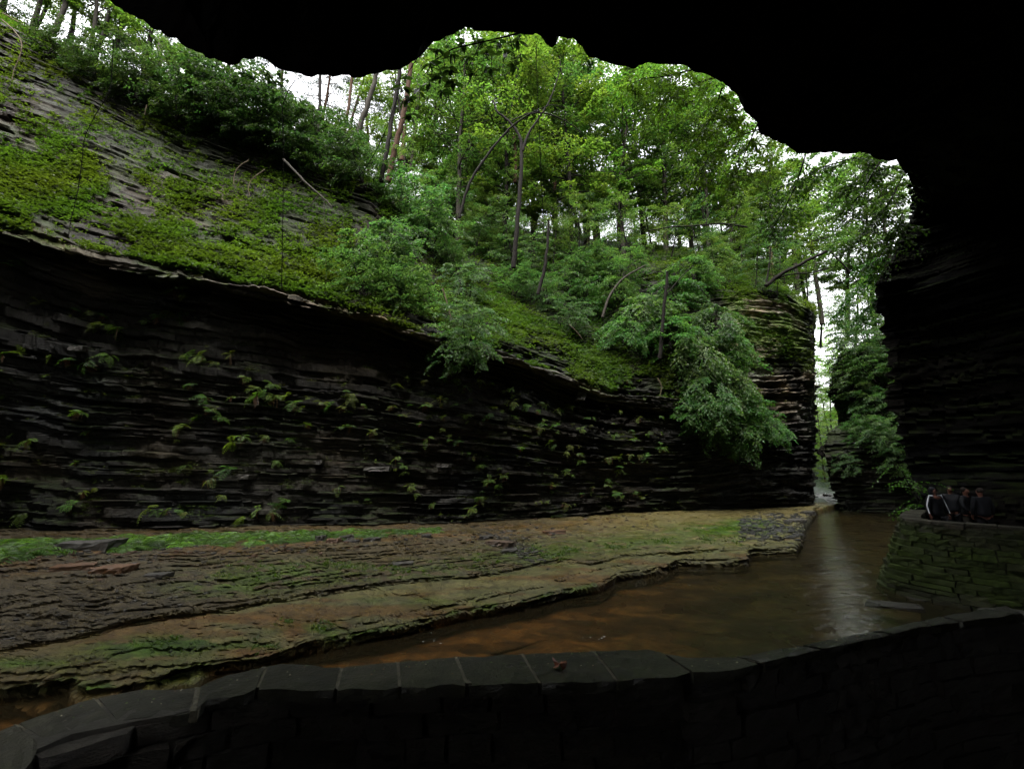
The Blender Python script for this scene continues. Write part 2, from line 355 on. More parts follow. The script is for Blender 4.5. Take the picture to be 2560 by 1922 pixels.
# ------------------------------------------------------------------ overhang above the camera
lipd = [(-900, -900, 3.2), (-250, -420, 3.3), (60, -160, 3.4), (230, 0, 3.5), (250, 15, 3.5), (330, 60, 3.5), (430, 115, 3.6), (500, 141, 3.6), (512, 140, 3.6), (520, 131, 3.6), (550, 125, 3.7), (600, 145, 3.7), (640, 160, 3.7), (700, 163, 3.8), (770, 165, 3.8), (862, 150, 3.9),
        (900, 128, 3.9), (935, 97, 4.0), (968, 78, 4.0), (992, 64, 4.0), (1080, 68, 4.1), (1150, 76, 4.1), (1168, 84, 4.1), (1178, 96, 4.1), (1190, 101, 4.1), (1200, 95, 4.1), (1208, 79, 4.1), (1240, 82, 4.2), (1256, 105, 4.2), (1275, 123, 4.3), (1300, 132, 4.3), (1345, 142, 4.4), (1370, 150, 4.4),
        (1400, 138, 4.5), (1470, 138, 4.7), (1500, 155, 4.8), (1560, 177, 5.0), (1592, 200, 5.1), (1606, 238, 5.2), (1636, 262, 5.3), (1640, 288, 5.4), (1690, 314, 5.6), (1730, 332, 5.8), (1800, 333, 6.4), (1860, 328, 7), (1900, 344, 8), (1940, 350, 9.5), (1962, 385, 11), (1985, 440, 13), (2010, 470, 14.5), (2060, 485, 15.5), (2300, 500, 15)]
lipd = np.array(lipd, float); seg = np.concatenate([[0], np.cumsum(np.hypot(*np.diff(lipd[:, :2], axis=0).T))])
ns = 620; ss = np.linspace(0, seg[-1], ns)
lx = np.interp(ss, seg, lipd[:, 0])*S_; ly = np.interp(ss, seg, lipd[:, 1])*S_; lY_ = np.interp(ss, seg, lipd[:, 2])
inside = (ss > seg[2])
lx += (fbm(ss*.06, 0*ss, 5, 4)-.5)*9*inside; ly += (fbm(ss*.05, 0*ss+3, 6, 5)-.5)*16*inside + (cell(ss*.045, 7)-.5)*5*inside
LP = atY(lx, ly, lY_); cz = np.array([0, 0, CAMZ])
rgt = sstep(1550, 2000, np.interp(ss, seg, lipd[:, 0]))[:, None]
oi = np.array([0, 0, 1.])*(1-rgt)+np.array([.85, 0, .55])*rgt
rings = [LP*[1, 0, 1]+[0, -60, 38]+oi*[6, 0, 0], LP+[0, -3, 38]+oi*[5, 0, 0], LP+[0, -1.5, 7]+oi*[1, 0, 0], LP+[0, -.2, .9]+oi*[.3, 0, 0], LP,  # outermost rings: unseen rock above the lip, raised to block sky light
         cz+(LP-cz)*.9+oi*.45, cz+(LP-cz)*.72+oi*1.3, cz+(LP-cz)*.5+oi*2.4, (cz+(LP-cz)*.3+oi*3.0)*[1, 0, 1]+[0, -1.5, 0], (cz+(LP-cz)*.3+oi*2.0)*[1.6, 0, .8]+[0, -6, 0], LP*[1.2, 0, 0]+[0, -7.5, -1]]
RC = np.array(rings)
kv = np.concatenate([np.linspace(0, 3, 8, False), np.linspace(3, 5, 30, False), np.linspace(5, 10, 40)])
GR = np.array([net_interp(RC, kv, np.arange(ns).astype(float))])[0]
dz = (fbm(GR[..., 0]*1.5, GR[..., 1]*1.5+GR[..., 2]*3, 88, 4)-.5)
wgt = np.minimum(np.abs(kv-4)/.5, 1)[:, None]
GR = GR+np.stack([dz*.5, dz*0, np.abs(dz)*.7], -1)*wgt[..., None]
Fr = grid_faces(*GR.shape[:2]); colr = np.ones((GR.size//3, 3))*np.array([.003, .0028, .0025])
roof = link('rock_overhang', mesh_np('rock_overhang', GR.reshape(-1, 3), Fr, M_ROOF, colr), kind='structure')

# ------------------------------------------------------------------ rock shelf and stream bed: one layered height field cut into slabs
A_x = [-400, 0, 135, 200, 215, 255, 385, 452, 590, 660, 745, 886, 1000, 1158, 1316, 1407, 1490, 1520, 1540, 1590, 1665, 1690, 1840, 1866, 1872, 1985, 2000, 2012, 2040, 2100, 2300]
A_y = [1760, 1716, 1704, 1690, 1712, 1712, 1692, 1670, 1652, 1646, 1618, 1585, 1566, 1530, 1503, 1480, 1464, 1452, 1437, 1430, 1416, 1403, 1402, 1396, 1376, 1373, 1352, 1310, 1278, 1262, 1250]
A2_y = [1785, 1742, 1730, 1716, 1738, 1737, 1722, 1700, 1668, 1655, 1622, 1588, 1569, 1532, 1505, 1482, 1466, 1453, 1438, 1431, 1418, 1404, 1403, 1397, 1377, 1374, 1353, 1311, 1279, 1263, 1251]
M_x = [-400, 0, 120, 200, 250, 345, 480, 585, 660, 760, 2300]; M_y = [1700, 1668, 1655, 1640, 1622, 1612, 1600, 1588, 1592, 1590, 1240]
B_x = [-400, 0, 135, 253, 316, 452, 588, 678, 813, 1000, 1180, 1316, 1407, 1470, 1560, 1700, 1850, 1950, 1990, 2012, 2040, 2300]
B_y = [1640, 1625, 1602, 1582, 1562, 1539, 1521, 1503, 1485, 1456, 1444, 1418, 1400, 1410, 1390, 1378, 1366, 1345, 1325, 1305, 1272, 1250]
T_x = [-400]+cols[1:13]; T_y = [base_py[0]+8]+[b+2 for b in base_py[1:13]]
def plane_z(px, py):
    a = np.interp(px, A_x, A_y); b = np.interp(px, B_x, B_y); t = np.interp(px, T_x, T_y)
    w = np.clip((b-py)/np.maximum(b-t, 12), 0, 1.4)
    return .26*sstep(-18, 18, a-py)+.07*sstep(-10, 10, b-py)+w*np.interp(px, [0, 1000, 1500, 2000], [.62, .42, .25, .05])
def shelf_h(px, py, full=False):
    jag = (fbm(px*.008, py*.012, 31, 3)-.5)*20+(cell(px*.014+vn(px*.01, py*.01, 8)*2, 33)-.5)*5+(vn(px*.04, py*.04, 32)-.5)*2
    def lay(edge, n, gap, sd):
        r = 0
        for k in range(n):
            r = r+sstep(-1.1*jw, 1.1*jw, edge+((k-(n-1)/2)*gap+(fbm(px*.009, 0*px+k*7, sd+k, 3)-.5)*12+(cell(px*.012+k*3.7, sd+k)-.5)*3)*jw-py)
        return r/n
    jw = np.interp(py, [1270, 1400, 1650], [.25, .7, 1.3])
    a = np.interp(px, A_x, A_y)+jag*.6*jw; a2 = np.interp(px, A_x, A2_y)+jag*.8*jw+(vn(px*.05, 3, 44)-.5)*8*jw
    m = np.interp(px, M_x, M_y)+jag*jw; b = np.interp(px, B_x, B_y)+jag*.35*jw; t = np.interp(px, T_x, T_y)
    h = np.full(np.broadcast(px, py).shape, -.22)
    h = h-.12*sstep(1250, 1900, px)*sstep(1380, 1500, py)
    # bed ledges under the water
    bl = np.interp(px, [600, 1000, 1200, 1400, 1560, 1700, 2100], [1660, 1632, 1595, 1560, 1520, 1500, 1480])+jag*.8
    h = h-.07*sstep(-2, 3, py-bl)*sstep(1500, 1200, px)*sstep(.35, .6, vn(px*.012, 7, 71))
    h = h+(fbm(px*.012, py*.03, 35, 4)-.5)*.12
    bed = h.copy()
    e = 1.6*jw
    s2 = lay(a2, 3, 5.0, 300); s1 = lay(a, 4, 5.0, 320)
    h = h*(1-s2)+(.07+.1*(fbm(px*.01, py*.03, 36)-.5))*s2
    h = h*(1-s1)+(.2+.03*(fbm(px*.01, py*.02, 37)-.5))*s1
    mm = lay(m, 3, 3.5, 340)*s1; h = h+mm*.06
    lw = sstep(800, 600, px)*(1-mm)*s2; w2 = np.clip((a2-py)/np.maximum(a2-m, 10), 0, 1)*5+(fbm(px*.006, py*.02, 46, 3)-.5)*2.2+(vn(px*.03, py*.05, 47)-.5)*.5
    h = h*(1-lw)+(.02+.24*np.clip((np.floor(w2)+sstep(0, .06, w2-np.floor(w2)))/5, 0, 1.1)+.02*vn(px*.05, py*.1, 48))*lw
    bb = lay(b, 3, 2.5, 360)*s1; h = h+bb*.07
    w = np.clip((b-py)/np.maximum(b-t, 12), 0, 1.3)
    nlev = 12
    wq = w+.05*np.sin(w*17+px*.002)+.03*np.sin(w*41+px*.004)
    q = wq*nlev+(fbm(px*.003, py*.008, 38, 3)-.5)*6+(fbm(px*.009, py*.03, 39, 4)-.5)*1.5
    ql = np.floor(q); fr = q-ql; st = (ql+sstep(.0, .05, fr)-1)/nlev
    hh = np.interp(px, [0, 1000, 1500, 2000], [.62, .42, .25, .05])
    chip = (vn(px*.02+ql*3.1, ql*5.3, 41)-.5)*.06+(fbm(px*.02, py*.08, 45, 3)-.5)*.022
    msk = sstep(.2, .42, fbm(px*.007, py*.035, 49, 3)); up = np.clip(st*msk+(w+.04)*(1-msk), 0, 1.2)*hh+chip*(w > .02)*(1.3-msk)
    # small sub-layers
    q2 = q*3.1+(vn(px*.05, py*.07, 42))*.8; up = up+(np.floor(q2)-q2+sstep(0, .1, q2-np.floor(q2)))*hh/nlev/3.1*.8*(w > 0)
    h = h+bb*np.clip(up, -.02, 1)
    # raised ledges broken off along the slope on the left (rusty step)
    cc = fbm(px*.0035, py*.013, 58, 5)*13+(py-1500)*.012; h = h+s2*.016*(np.floor(cc)+sstep(0, .07, cc-np.floor(cc))-cc)*2
    c2 = fbm(px*.009+5, py*.03, 59, 4)*9; h = h+s1*.006*(np.floor(c2)+sstep(0, .1, c2-np.floor(c2))-c2)*2
    if full: return h, s2, s1, mm, bb, w, ql, q
    return h
pxs = np.arange(-400, 2300, 4.0); pys = np.concatenate([np.arange(1255, 1420, 1.1), np.arange(1420, 1700, 1.7), np.arange(1700, 1900, 4)])
PX, PY = np.meshgrid(pxs, pys)
W0 = atZ(PX, PY, plane_z(PX, PY))
h, s2, s1, mm, bb, w, ql, q = shelf_h(PX, PY, True)
SH = W0.copy(); SH[..., 2] = h
for kk in (1, 2): SH[:-kk, :, 1] -= 1.1*np.clip(h[:-kk]-h[kk:], 0, .09)   # beds jut out over the ones below
def shelf_pt(px, py):
    p = atZ(px, py, plane_z(np.array(float(px)), np.array(float(py)))); hh = float(shelf_h(np.array([float(px)]), np.array([float(py)]))[0]); p = np.array(p); p[2] = hh
    return p
wx, wy = W0[..., 0], W0[..., 1]
n_a = fbm(wx*.7, wy*1.6, 51, 5)[..., None]; n_b = fbm(wx*2.2, wy*4, 52, 4)[..., None]; n_c = vn(wx*6, wy*9, 53)[..., None]
tan = np.array([.072, .068, .030]); olive = np.array([.048, .050, .022]); rust = np.array([.060, .033, .009]); brown = np.array([.034, .027, .013]); grey = np.array([.04, .036, .03]); mossc = np.array([.030, .058, .004])
bedc = np.array([.15, .072, .022])*(.25+1.5*n_b)
bedc = bedc*(1-sstep(.50, .58, n_a)*.6); crack = np.exp(-((PY-np.interp(PX, [600, 1000, 1200, 1400, 1560, 1700, 2100], [1660, 1632, 1595, 1560, 1520, 1500, 1480])-3)/5)**2)[..., None]
bedc = bedc*(1-.5*crack*((1-sstep(1250, 1500, PX))*sstep(.35, .6, vn(PX*.012, 7, 71)))[..., None])*(1-.75*sstep(1350, 1850, PX)[..., None]*np.array([1, .78, .7]))
plate = tan*(.75+.5*n_b); plate = plate*(1-sstep(.45, .6, n_a)[..., None][..., 0]*.0)
o_ = sstep(.42, .58, n_a); plate = plate*(1-o_*.75)+olive*o_*.75*(.7+.6*n_c)
r_ = sstep(.5, .62, fbm(wx*.5+9, wy*1.5, 54, 4))[..., None]*.8
plate = plate*(1-r_)+rust*r_
leftish = (1-sstep(420, 620, PX))[..., None]
dk = leftish*sstep(1590, 1640, PY)[..., None]; plate = plate*(1-dk*.5)+olive*dk*.45
upc = brown*(.55+.9*n_b)*(1-.3*leftish)+grey*.25*n_c
rr = np.exp(-((w-.86)/.16)**2)[..., None]*(.35+.65*sstep(.48, .6, n_b))*sstep(.42,.55,fbm(wx*.6,wy*1.2,57,3))[...,None]*(1-sstep(1500, 1700, PX)[..., None]); upc = upc*(1-rr)+rust*rr*1.0
ri = sstep(1250, 1700, PX)[..., None]; upc = upc*(1-ri*.6)+np.array([.10, .09, .04])*ri*.6*(.6+.8*n_b)
col = bedc*(1-s2[..., None])+(olive*.8*(.6+.8*n_b))*s2[..., None]
col = col*(1-s1[..., None])+plate*s1[..., None]
col = col*(1-bb[..., None])+upc*bb[..., None]
def blob(cx, cy, rx, ry, a=1): return a*np.exp(-((PX-cx)/rx)**2-((PY-cy)/ry)**2)
mo = blob(330, 1625, 140, 30)+blob(460, 1610, 110, 16)+blob(800, 1576, 110, 14)+blob(60, 1660, 120, 14)+blob(620, 1616, 130, 14, .8)+blob(420, 1695, 160, 16, .8)+blob(260, 1700, 60, 14, .7)
mo = mo+blob(700, 1440, 200, 34, .8)+blob(560, 1480, 130, 22, .7)+blob(1050, 1505, 250, 16, .5)+blob(1330, 1390, 150, 25, .8)+blob(1600, 1360, 220, 25, .8)+blob(1830, 1325, 170, 20, 1.1)+blob(1050, 1430, 200, 25, .6)+blob(1880, 1305, 60, 8, 1.2)+blob(300, 1730, 250, 20, .4)
edgeA = np.interp(PX, A_x, A_y)-PY; mo = mo+np.exp(-((edgeA-4)/7)**2)*.8*(PX < 1500)
mo = (np.clip(mo, 0, 1.1)*sstep(.38, .55, fbm(wx*2.0, wy*3.5, 55, 4)+.12*np.clip(mo, 0, 1)))[..., None]*s2[..., None]
col = col*(1-mo)+mossc*(.45+.9*n_c)*mo
# rust channel crossing the plate
ch = np.minimum(np.hypot((PX-733)/26, (PY-1570)/26), 9); chl = np.exp(-((PY-np.interp(PX, [300, 560, 700, 740, 765, 770, 1100], [1555, 1545, 1548, 1560, 1583, 1590, 1590]))/4.5)**2)*(PX > 380)*(PX < 768)
chl = np.maximum(chl, blob(735, 1580, 30, 16)); chl = np.maximum(chl, blob(640, 1625, 90, 10)*1.0); chl = np.maximum(chl, blob(620, 1655, 60, 14)); chl = np.clip(chl*1.2, 0, 1)[..., None]*(s1[..., None] > .5)
col = col*(1-chl)+rust*1.15*chl
col = col*np.array([.92, .86, .66]); shelf = link('rock_shelf', None, kind='structure')
Fg = grid_faces(*PX.shape).reshape(PX.shape[0]-1, PX.shape[1]-1, 4)
lev = np.zeros(PX.shape, int)
lev = np.where(s2 > .5, 1, lev); lev = np.where(s1 > .5, 2, lev); lev = np.where(mm > .5, 3, lev); lev = np.where(bb > .5, 4+np.clip(ql, 0, 15).astype(int), lev)
fl = lev[:-1, :-1]
for k in np.unique(fl):
    V, Fq, Cc = compact(SH.reshape(-1, 3), Fg[fl == k], col.reshape(-1, 3))
    if k == 0: link('stream_bed', mesh_np('stream_bed', V, Fq, M_SHELF, Cc), kind='structure')
    else: link('rock_slab', mesh_np('rock_slab', V, Fq, M_SHELF, Cc), shelf)

# ground sheet under everything, reaching the horizon, and the bed beyond the gap
def quad(name, pts, mat, c, **k):
    return link(name, mesh_np(name, pts, [[0, 1, 2, 3]], mat, np.ones((4, 3))*np.array(c)), **k)
quad('ground', [(-900, -900, -.9), (900, -900, -.9), (900, 900, -.9), (-900, 900, -.9)], M_SHELF, (.03, .03, .015), kind='structure')
quad('stream_bed', [(10, 36, -.5), (45, 36, -.5), (60, 90, -.5), (10, 90, -.5)], M_SHELF, (.1, .07, .04), kind='structure')

# ------------------------------------------------------------------ water
m, nt, b = mat_base('stream_water'); L = nt.links; nt.nodes.remove(b)
geo = N(nt, 'ShaderNodeNewGeometry'); mp = N(nt, 'ShaderNodeMapping'); mp.inputs['Rotation'].default_value = (0, 0, math.radians(-35)); mp.inputs['Scale'].default_value = (1.0, 1.7, 1)
L.new(geo.outputs['Position'], mp.inputs[0])
w1 = N(nt, 'ShaderNodeTexNoise', i_Scale=2.2, i_Detail=5.0, i_Roughness=.5, i_Distortion=.6); L.new(mp.outputs[0], w1.inputs['Vector'])
w2 = N(nt, 'ShaderNodeTexNoise', i_Scale=13.0, i_Detail=4.0, i_Distortion=.3); L.new(mp.outputs[0], w2.inputs['Vector'])
wa = N(nt, 'ShaderNodeMath', operation='MULTIPLY_ADD'); wa.inputs[1].default_value = .2; L.new(w2.outputs[0], wa.inputs[0]); L.new(w1.outputs[0], wa.inputs[2])
wb = N(nt, 'ShaderNodeBump', i_Strength=1.0, i_Distance=.028); L.new(wa.outputs[0], wb.inputs['Height'])
fz = N(nt, 'ShaderNodeFresnel', i_IOR=1.38); L.new(wb.outputs[0], fz.inputs['Normal'])
gl = N(nt, 'ShaderNodeBsdfGlossy'); gl.inputs['Roughness'].default_value = .03; L.new(wb.outputs[0], gl.inputs['Normal'])
tp = N(nt, 'ShaderNodeBsdfTransparent'); tp.inputs[0].default_value = (.82, .78, .66, 1)
df = N(nt, 'ShaderNodeBsdfDiffuse'); df.inputs[0].default_value = (.03, .024, .012, 1)
mt = N(nt, 'ShaderNodeMixShader'); mt.inputs[0].default_value = .22; L.new(tp.outputs[0], mt.inputs[1]); L.new(df.outputs[0], mt.inputs[2])
mx = N(nt, 'ShaderNodeMixShader'); L.new(fz.outputs[0], mx.inputs[0]); L.new(mt.outputs[0], mx.inputs[1]); L.new(gl.outputs[0], mx.inputs[2]); L.new(mx.outputs[0], nt.nodes['Material Output'].inputs[0])
M_WATER = m
quad('water', [(-14, 2.9, 0), (34, 2.9, 0), (40, 47, 0), (-14, 47, 0)], M_WATER, (.1, .1, .1), kind='structure')
# ------------------------------------------------------------------ masonry
def rock_box(mb, c, z0, z1, n=(3, 2, 1), jit=.01, seed=0, col=(.05, .045, .04), inset=.004, ztop=None):
    """c: four plan corners front-left, front-right, back-right, back-left"""
    nu, nv, nw = n; u, v, w_ = np.meshgrid(np.linspace(0, 1, nu+1), np.linspace(0, 1, nv+1), np.linspace(0, 1, nw+1), indexing='ij')
    c = np.asarray(c, float)[:, :2]
    P2 = ((1-u)*(1-v))[..., None]*c[0]+(u*(1-v))[..., None]*c[1]+(u*v)[..., None]*c[2]+((1-u)*v)[..., None]*c[3]
    cen = c.mean(0); d = P2-cen; ln = np.maximum(np.linalg.norm(d, axis=-1, keepdims=True), 1e-6); P2 = P2-d/ln*inset
    Z = z0+(z1-z0)*w_
    P = np.concatenate([P2, Z[..., None]], -1)
    r = np.random.default_rng(seed); P = P+(r.random(P.shape)-.5)*2*jit*np.array([1, 1, .6])
    idx = np.arange(u.size).reshape(u.shape); fs = []
    def g(a, flip):
        q = np.stack([a[:-1, :-1], a[1:, :-1], a[1:, 1:], a[:-1, 1:]], -1).reshape(-1, 4); fs.append(q[:, ::-1] if flip else q)
    g(idx[:, :, 0], True); g(idx[:, :, -1], False); g(idx[:, 0, :], False); g(idx[:, -1, :], True); g(idx[0], True); g(idx[-1], False)
    mb.add(P.reshape(-1, 3), np.concatenate(fs), col)
near = link('near_parapet', None); near['label'] = 'dark wet stone parapet with flagstone coping in front of the camera'; near['category'] = 'parapet wall'
inn = np.array([(60, 1930), (104, 1846), (212, 1812), (420, 1785), (487, 1776), (515, 1744), (610, 1735), (642, 1720), (840, 1722), (985, 1716), (1168, 1709), (1350, 1706), (1565, 1698), (1700, 1688), (1728, 1679), (1886, 1664), (1904, 1652), (2000, 1634), (2140, 1603), (2315, 1563), (2560, 1530)], float)
out = np.array([(-60, 1850), (0, 1824), (104, 1788), (226, 1747), (343, 1726), (493, 1718), (560, 1690), (660, 1668), (705, 1655), (850, 1668), (1000, 1655), (1130, 1642), (1290, 1636), (1450, 1628), (1600, 1621), (1700, 1640), (1750, 1650), (1900, 1634), (2000, 1614), (2150, 1585), (2300, 1550), (2560, 1506)], float)
jo = [-30, 104, 290, 487, 642, 840, 1000, 1168, 1350, 1545, 1728, 1900, 2060, 2230, 2400, 2560]
def shx(x): return np.interp(x, [-30, 104, 290, 487, 642, 840, 1000, 1168, 1350, 1545, 1728, 2000, 2560], [-80, -60, -50, 10, 24, 14, -5, -28, -44, -60, -70, -60, -40])
ZC = 2.1
for k in range(len(jo)-1):
    a, b2 = jo[k], jo[k+1]; nn_ = 5; mb = MB(); zt = ZC-(.035 if b2 <= 487 else 0)+random.uniform(-.004, .006)
    # strip of quads so the front edge follows the chipped line of the photograph
    xi = np.linspace(a+5, b2-5, nn_+1)
    fi = np.array([atZ(x, np.interp(x, inn[:, 0], inn[:, 1]) if x > 60 else 1930-(x-60)*.3, zt) for x in xi])
    fo = np.array([atZ(x+shx(x), np.interp(x+shx(x), out[:, 0], out[:, 1]), zt) for x in xi])
    r = np.random.default_rng(k+50); fi[1:-1, 1] += (r.random(nn_-1)-.5)*.02; fo[1:-1, 1] += (r.random(nn_-1)-.5)*.03
    nv = 4; th = random.uniform(.045, .06); rows_ = []
    for (zz, inset) in ((0, .004), (.0, .0), (-.012, -.006), (-th*.6, -.002), (-th, .012)):
        ring = []
    T = np.linspace(0, 1, nv+1)[:, None, None]; top = fi[None]*(1-T)+fo[None]*T; top[..., 2] = zt+(r.random(top.shape[:2])-.5)*.006
    top[0, :, 2] -= .008*r.random(nn_+1); low = top.copy(); low[..., 2] = zt-th-.01*r.random(low.shape[:2]); low[0, :, 1] += .02*r.random(nn_+1)-.012
    mid = top.copy(); mid[..., 2] -= th*.5; mid[0, :, 1] -= .012*r.random(nn_+1)
    base_c = np.array([.021, .0205, .0115])*random.uniform(.75, 1.2)
    L3 = np.stack([low, mid, top]); Vv = L3.reshape(-1, 3); id_ = np.arange(L3.size//3).reshape(3, nv+1, nn_+1); fs = []
    def gq(A, fl): 
        q_ = np.stack([A[:-1, :-1], A[:-1, 1:], A[1:, 1:], A[1:, :-1]], -1).reshape(-1, 4); fs.append(q_[:, ::-1] if fl else q_)
    gq(id_[2], False); gq(id_[0], True); gq(id_[:, 0], False); gq(id_[:, -1], True); gq(id_[:, :, 0], True); gq(id_[:, :, -1], False)
    mb.add(Vv, np.concatenate(fs), base_c); link('capstone', mb.mesh('capstone', M_CAP), near)
# world line of the inner face
xs = np.linspace(64, 2560, 120); il = np.array([atZ(x, np.interp(x, inn[:, 0], inn[:, 1]), ZC) for x in xs]); il = np.concatenate([il[:1]+[-.5, -.9, 0], il, il[-1:]+[[1.2, -.15, 0]], il[-1:]+[[2.6, .1, 0]], il[-1:]+[[6.5, 2.2, 0]]])
il[:, :2] = np.stack([np.convolve(np.pad(il[:, i], 4, 'edge'), np.ones(9)/9, 'valid') for i in (0, 1)], -1)
cl = np.concatenate([[0], np.cumsum(np.linalg.norm(np.diff(il[:, :2], axis=0), axis=1))])
def along(t, off=0.):
    x = np.interp(t, cl, il[:, 0]); y = np.interp(t, cl, il[:, 1]); x2 = np.interp(t+.05, cl, il[:, 0]); y2 = np.interp(t+.05, cl, il[:, 1])
    n = nrm(np.array([-(y2-y), x2-x])); return np.array([x, y])+n*off
z = ZC-.055; k = 0; nst = 0   # rough courses under the coping
while z > 1.1:
    hgt = random.uniform(.06, .12); t = .1*random.random()
    while t < cl[-1]-1.2 and nst < 290:
        ln = random.uniform(.16, .42)
        if z < 1.5: ln *= 1.6
        mb = MB(); o0 = random.uniform(.005, .055); c = [along(t, o0), along(t+ln, o0+random.uniform(-.01, .01)), along(t+ln, .12), along(t, .12)]
        rock_box(mb, c, z-hgt+.006, z-.004, (4, 1, 2), .009, nst+900, np.array([.032, .028, .022])*random.uniform(.6, 1.35), .006)
        link('stone', mb.mesh('stone', M_WALL), near); nst += 1
        t += ln+.008
    z -= hgt
mb = MB()      # mortar and rubble core, with the joints of the coping filled just below its top
cc = []
for t in np.linspace(0, cl[-1]-.1, 60):
    cc.append([along(t, .07), along(t, float(np.interp(along(t, 0)[0], [1.0, 1.6], [.31, .13])))])
cc = np.array(cc); n_ = len(cc); V = np.concatenate([np.c_[cc[:, 0], np.full(n_, -.8)], np.c_[cc[:, 0], np.full(n_, ZC-.04)], np.c_[cc[:, 1], np.full(n_, ZC-.04)], np.c_[cc[:, 1], np.full(n_, -.8)]])
i = np.arange(n_-1); fq = np.concatenate([np.stack([i+a*n_, i+1+a*n_, i+1+((a+1) % 4)*n_, i+((a+1) % 4)*n_], -1) for a in range(4)])
mb.add(V, fq, (.04, .037, .03)); link('rubble_core', mb.mesh('rubble_core', M_WALL), near)
mb = MB()
M_MORTAR = rock_mat('lime_mortar', 9.0, (.4, .7), .8, 1, .5)
for k in range(1, len(jo)-1):
    x = jo[k]; zt = ZC-.008-(.035 if x < 487 else 0)
    for (dx) in (0,):
        A = np.array([atZ(x+d, np.interp(x, inn[:, 0], inn[:, 1])-1, zt) for d in (-10, 10)]); B_ = np.array([atZ(x+shx(x)+d, np.interp(x+shx(x), out[:, 0], out[:, 1]), zt) for d in (10, -10)])
        mb = MB(); rock_box(mb, [A[0], A[1], B_[0], B_[1]], zt-.05, zt, (2, 8, 1), .007, k, (.11, .10, .065), 0); link('mortar', mb.mesh('mortar', M_MORTAR), near)

farw = link('mossy_parapet', None); farw['label'] = 'curved mossy dry-laid stone retaining wall in front of the hikers'; farw['category'] = 'stone wall'
M_MOSSW = rock_mat('mossy_masonry', 4.0, (.5, .85), .8, 1.5, .6, .15)
fc = np.array([(13.6, 15.8), (12.1, 14.4), (11.0, 13.3), (10.35, 12.5), (10.45, 11.9), (11.0, 11.2), (11.6, 10.6), (12.6, 9.75), (14, 9.0)])
tt = np.linspace(0, 1, 200); q_ = np.array([np.interp(tt*(len(fc)-1), range(len(fc)), fc[:, i]) for i in (0, 1)]).T
q_ = np.stack([np.convolve(np.pad(q_[:, i], 10, 'edge'), np.ones(21)/21, 'valid') for i in (0, 1)], -1); cl2 = np.concatenate([[0], np.cumsum(np.linalg.norm(np.diff(q_, axis=0), axis=1))])
def al2(t, off):
    p = np.array([np.interp(t, cl2, q_[:, i]) for i in (0, 1)]); p2 = np.array([np.interp(t+.05, cl2, q_[:, i]) for i in (0, 1)])
    n = nrm(np.array([(p2-p)[1], -(p2-p)[0]])); return p-n*off if False else p+n*off
# outward side is towards the stream (-x)
sgn = 1 if al2(2.5, 1)[0] < al2(2.5, 0)[0] else -1
z = 0.0-.12; nst = 0
while z < 1.72:
    hgt = random.uniform(.09, .135); t = 1.3+random.random()*.2; ba = .7*(1-(z/1.8))
    while t < cl2[-1]-1.7 and nst < 296:
        ln = random.uniform(.27, .6); mb = MB(); o0 = ba+random.uniform(-.05, .045)
        c = [al2(t, sgn*o0), al2(t+ln, sgn*(o0+random.uniform(-.015, .015))), al2(t+ln, -sgn*.1), al2(t, -sgn*.1)]
        mossy = np.clip(vn(t*1.1, z*2.2, 66)*1.6-.25+(.45 if z < 1.2 else -.15)+(0.35 if t < 3.2 else 0), 0, 1)*random.uniform(.6, 1)
        cst = np.array([.018, .015, .010])*random.uniform(.4, 1.5)*(1-mossy)+np.array([.024, .040, .004])*mossy*random.uniform(.6, 1.2)
        rock_box(mb, c, z+.006, z+hgt-.008, (3, 1, 1), .02, nst+5000, cst, .008); link('stone', mb.mesh('stone', M_MOSSW), farw); nst += 1
        t += ln+.012
    z += hgt
t = 1.0
while t < cl2[-1]-1.2:
    ln = random.uniform(.4, .7); mb = MB(); c = [al2(t, sgn*.05), al2(t+ln, sgn*.05), al2(t+ln, -sgn*.4), al2(t, -sgn*.4)]
    rock_box(mb, c, 1.74, 1.8+random.uniform(0, .012), (4, 3, 1), .01, int(t*100), np.array([.028, .026, .018])*random.uniform(.7, 1.2), .006); link('coping_slab', mb.mesh('coping_slab', M_MOSSW), farw); t += ln+.01
mb = MB(); cc = np.array([[al2(t, sgn*.02), al2(t, -sgn*.36), al2(t, sgn*.6)] for t in np.linspace(.6, cl2[-1]-.1, 40)]); n_ = len(cc)
V = np.concatenate([np.c_[cc[:, 2], np.full(n_, -.5)], np.c_[cc[:, 0]*1, np.full(n_, 1.73)], np.c_[cc[:, 1], np.full(n_, 1.73)], np.c_[cc[:, 1], np.full(n_, -.5)]])
i = np.arange(n_-1); fq = np.concatenate([np.stack([i+a*n_, i+1+a*n_, i+1+((a+1) % 4)*n_, i+((a+1) % 4)*n_], -1) for a in range(4)])
mb.add(V, fq, (.02, .022, .012)); link('rubble_core', mb.mesh('rubble_core', M_MOSSW), farw)
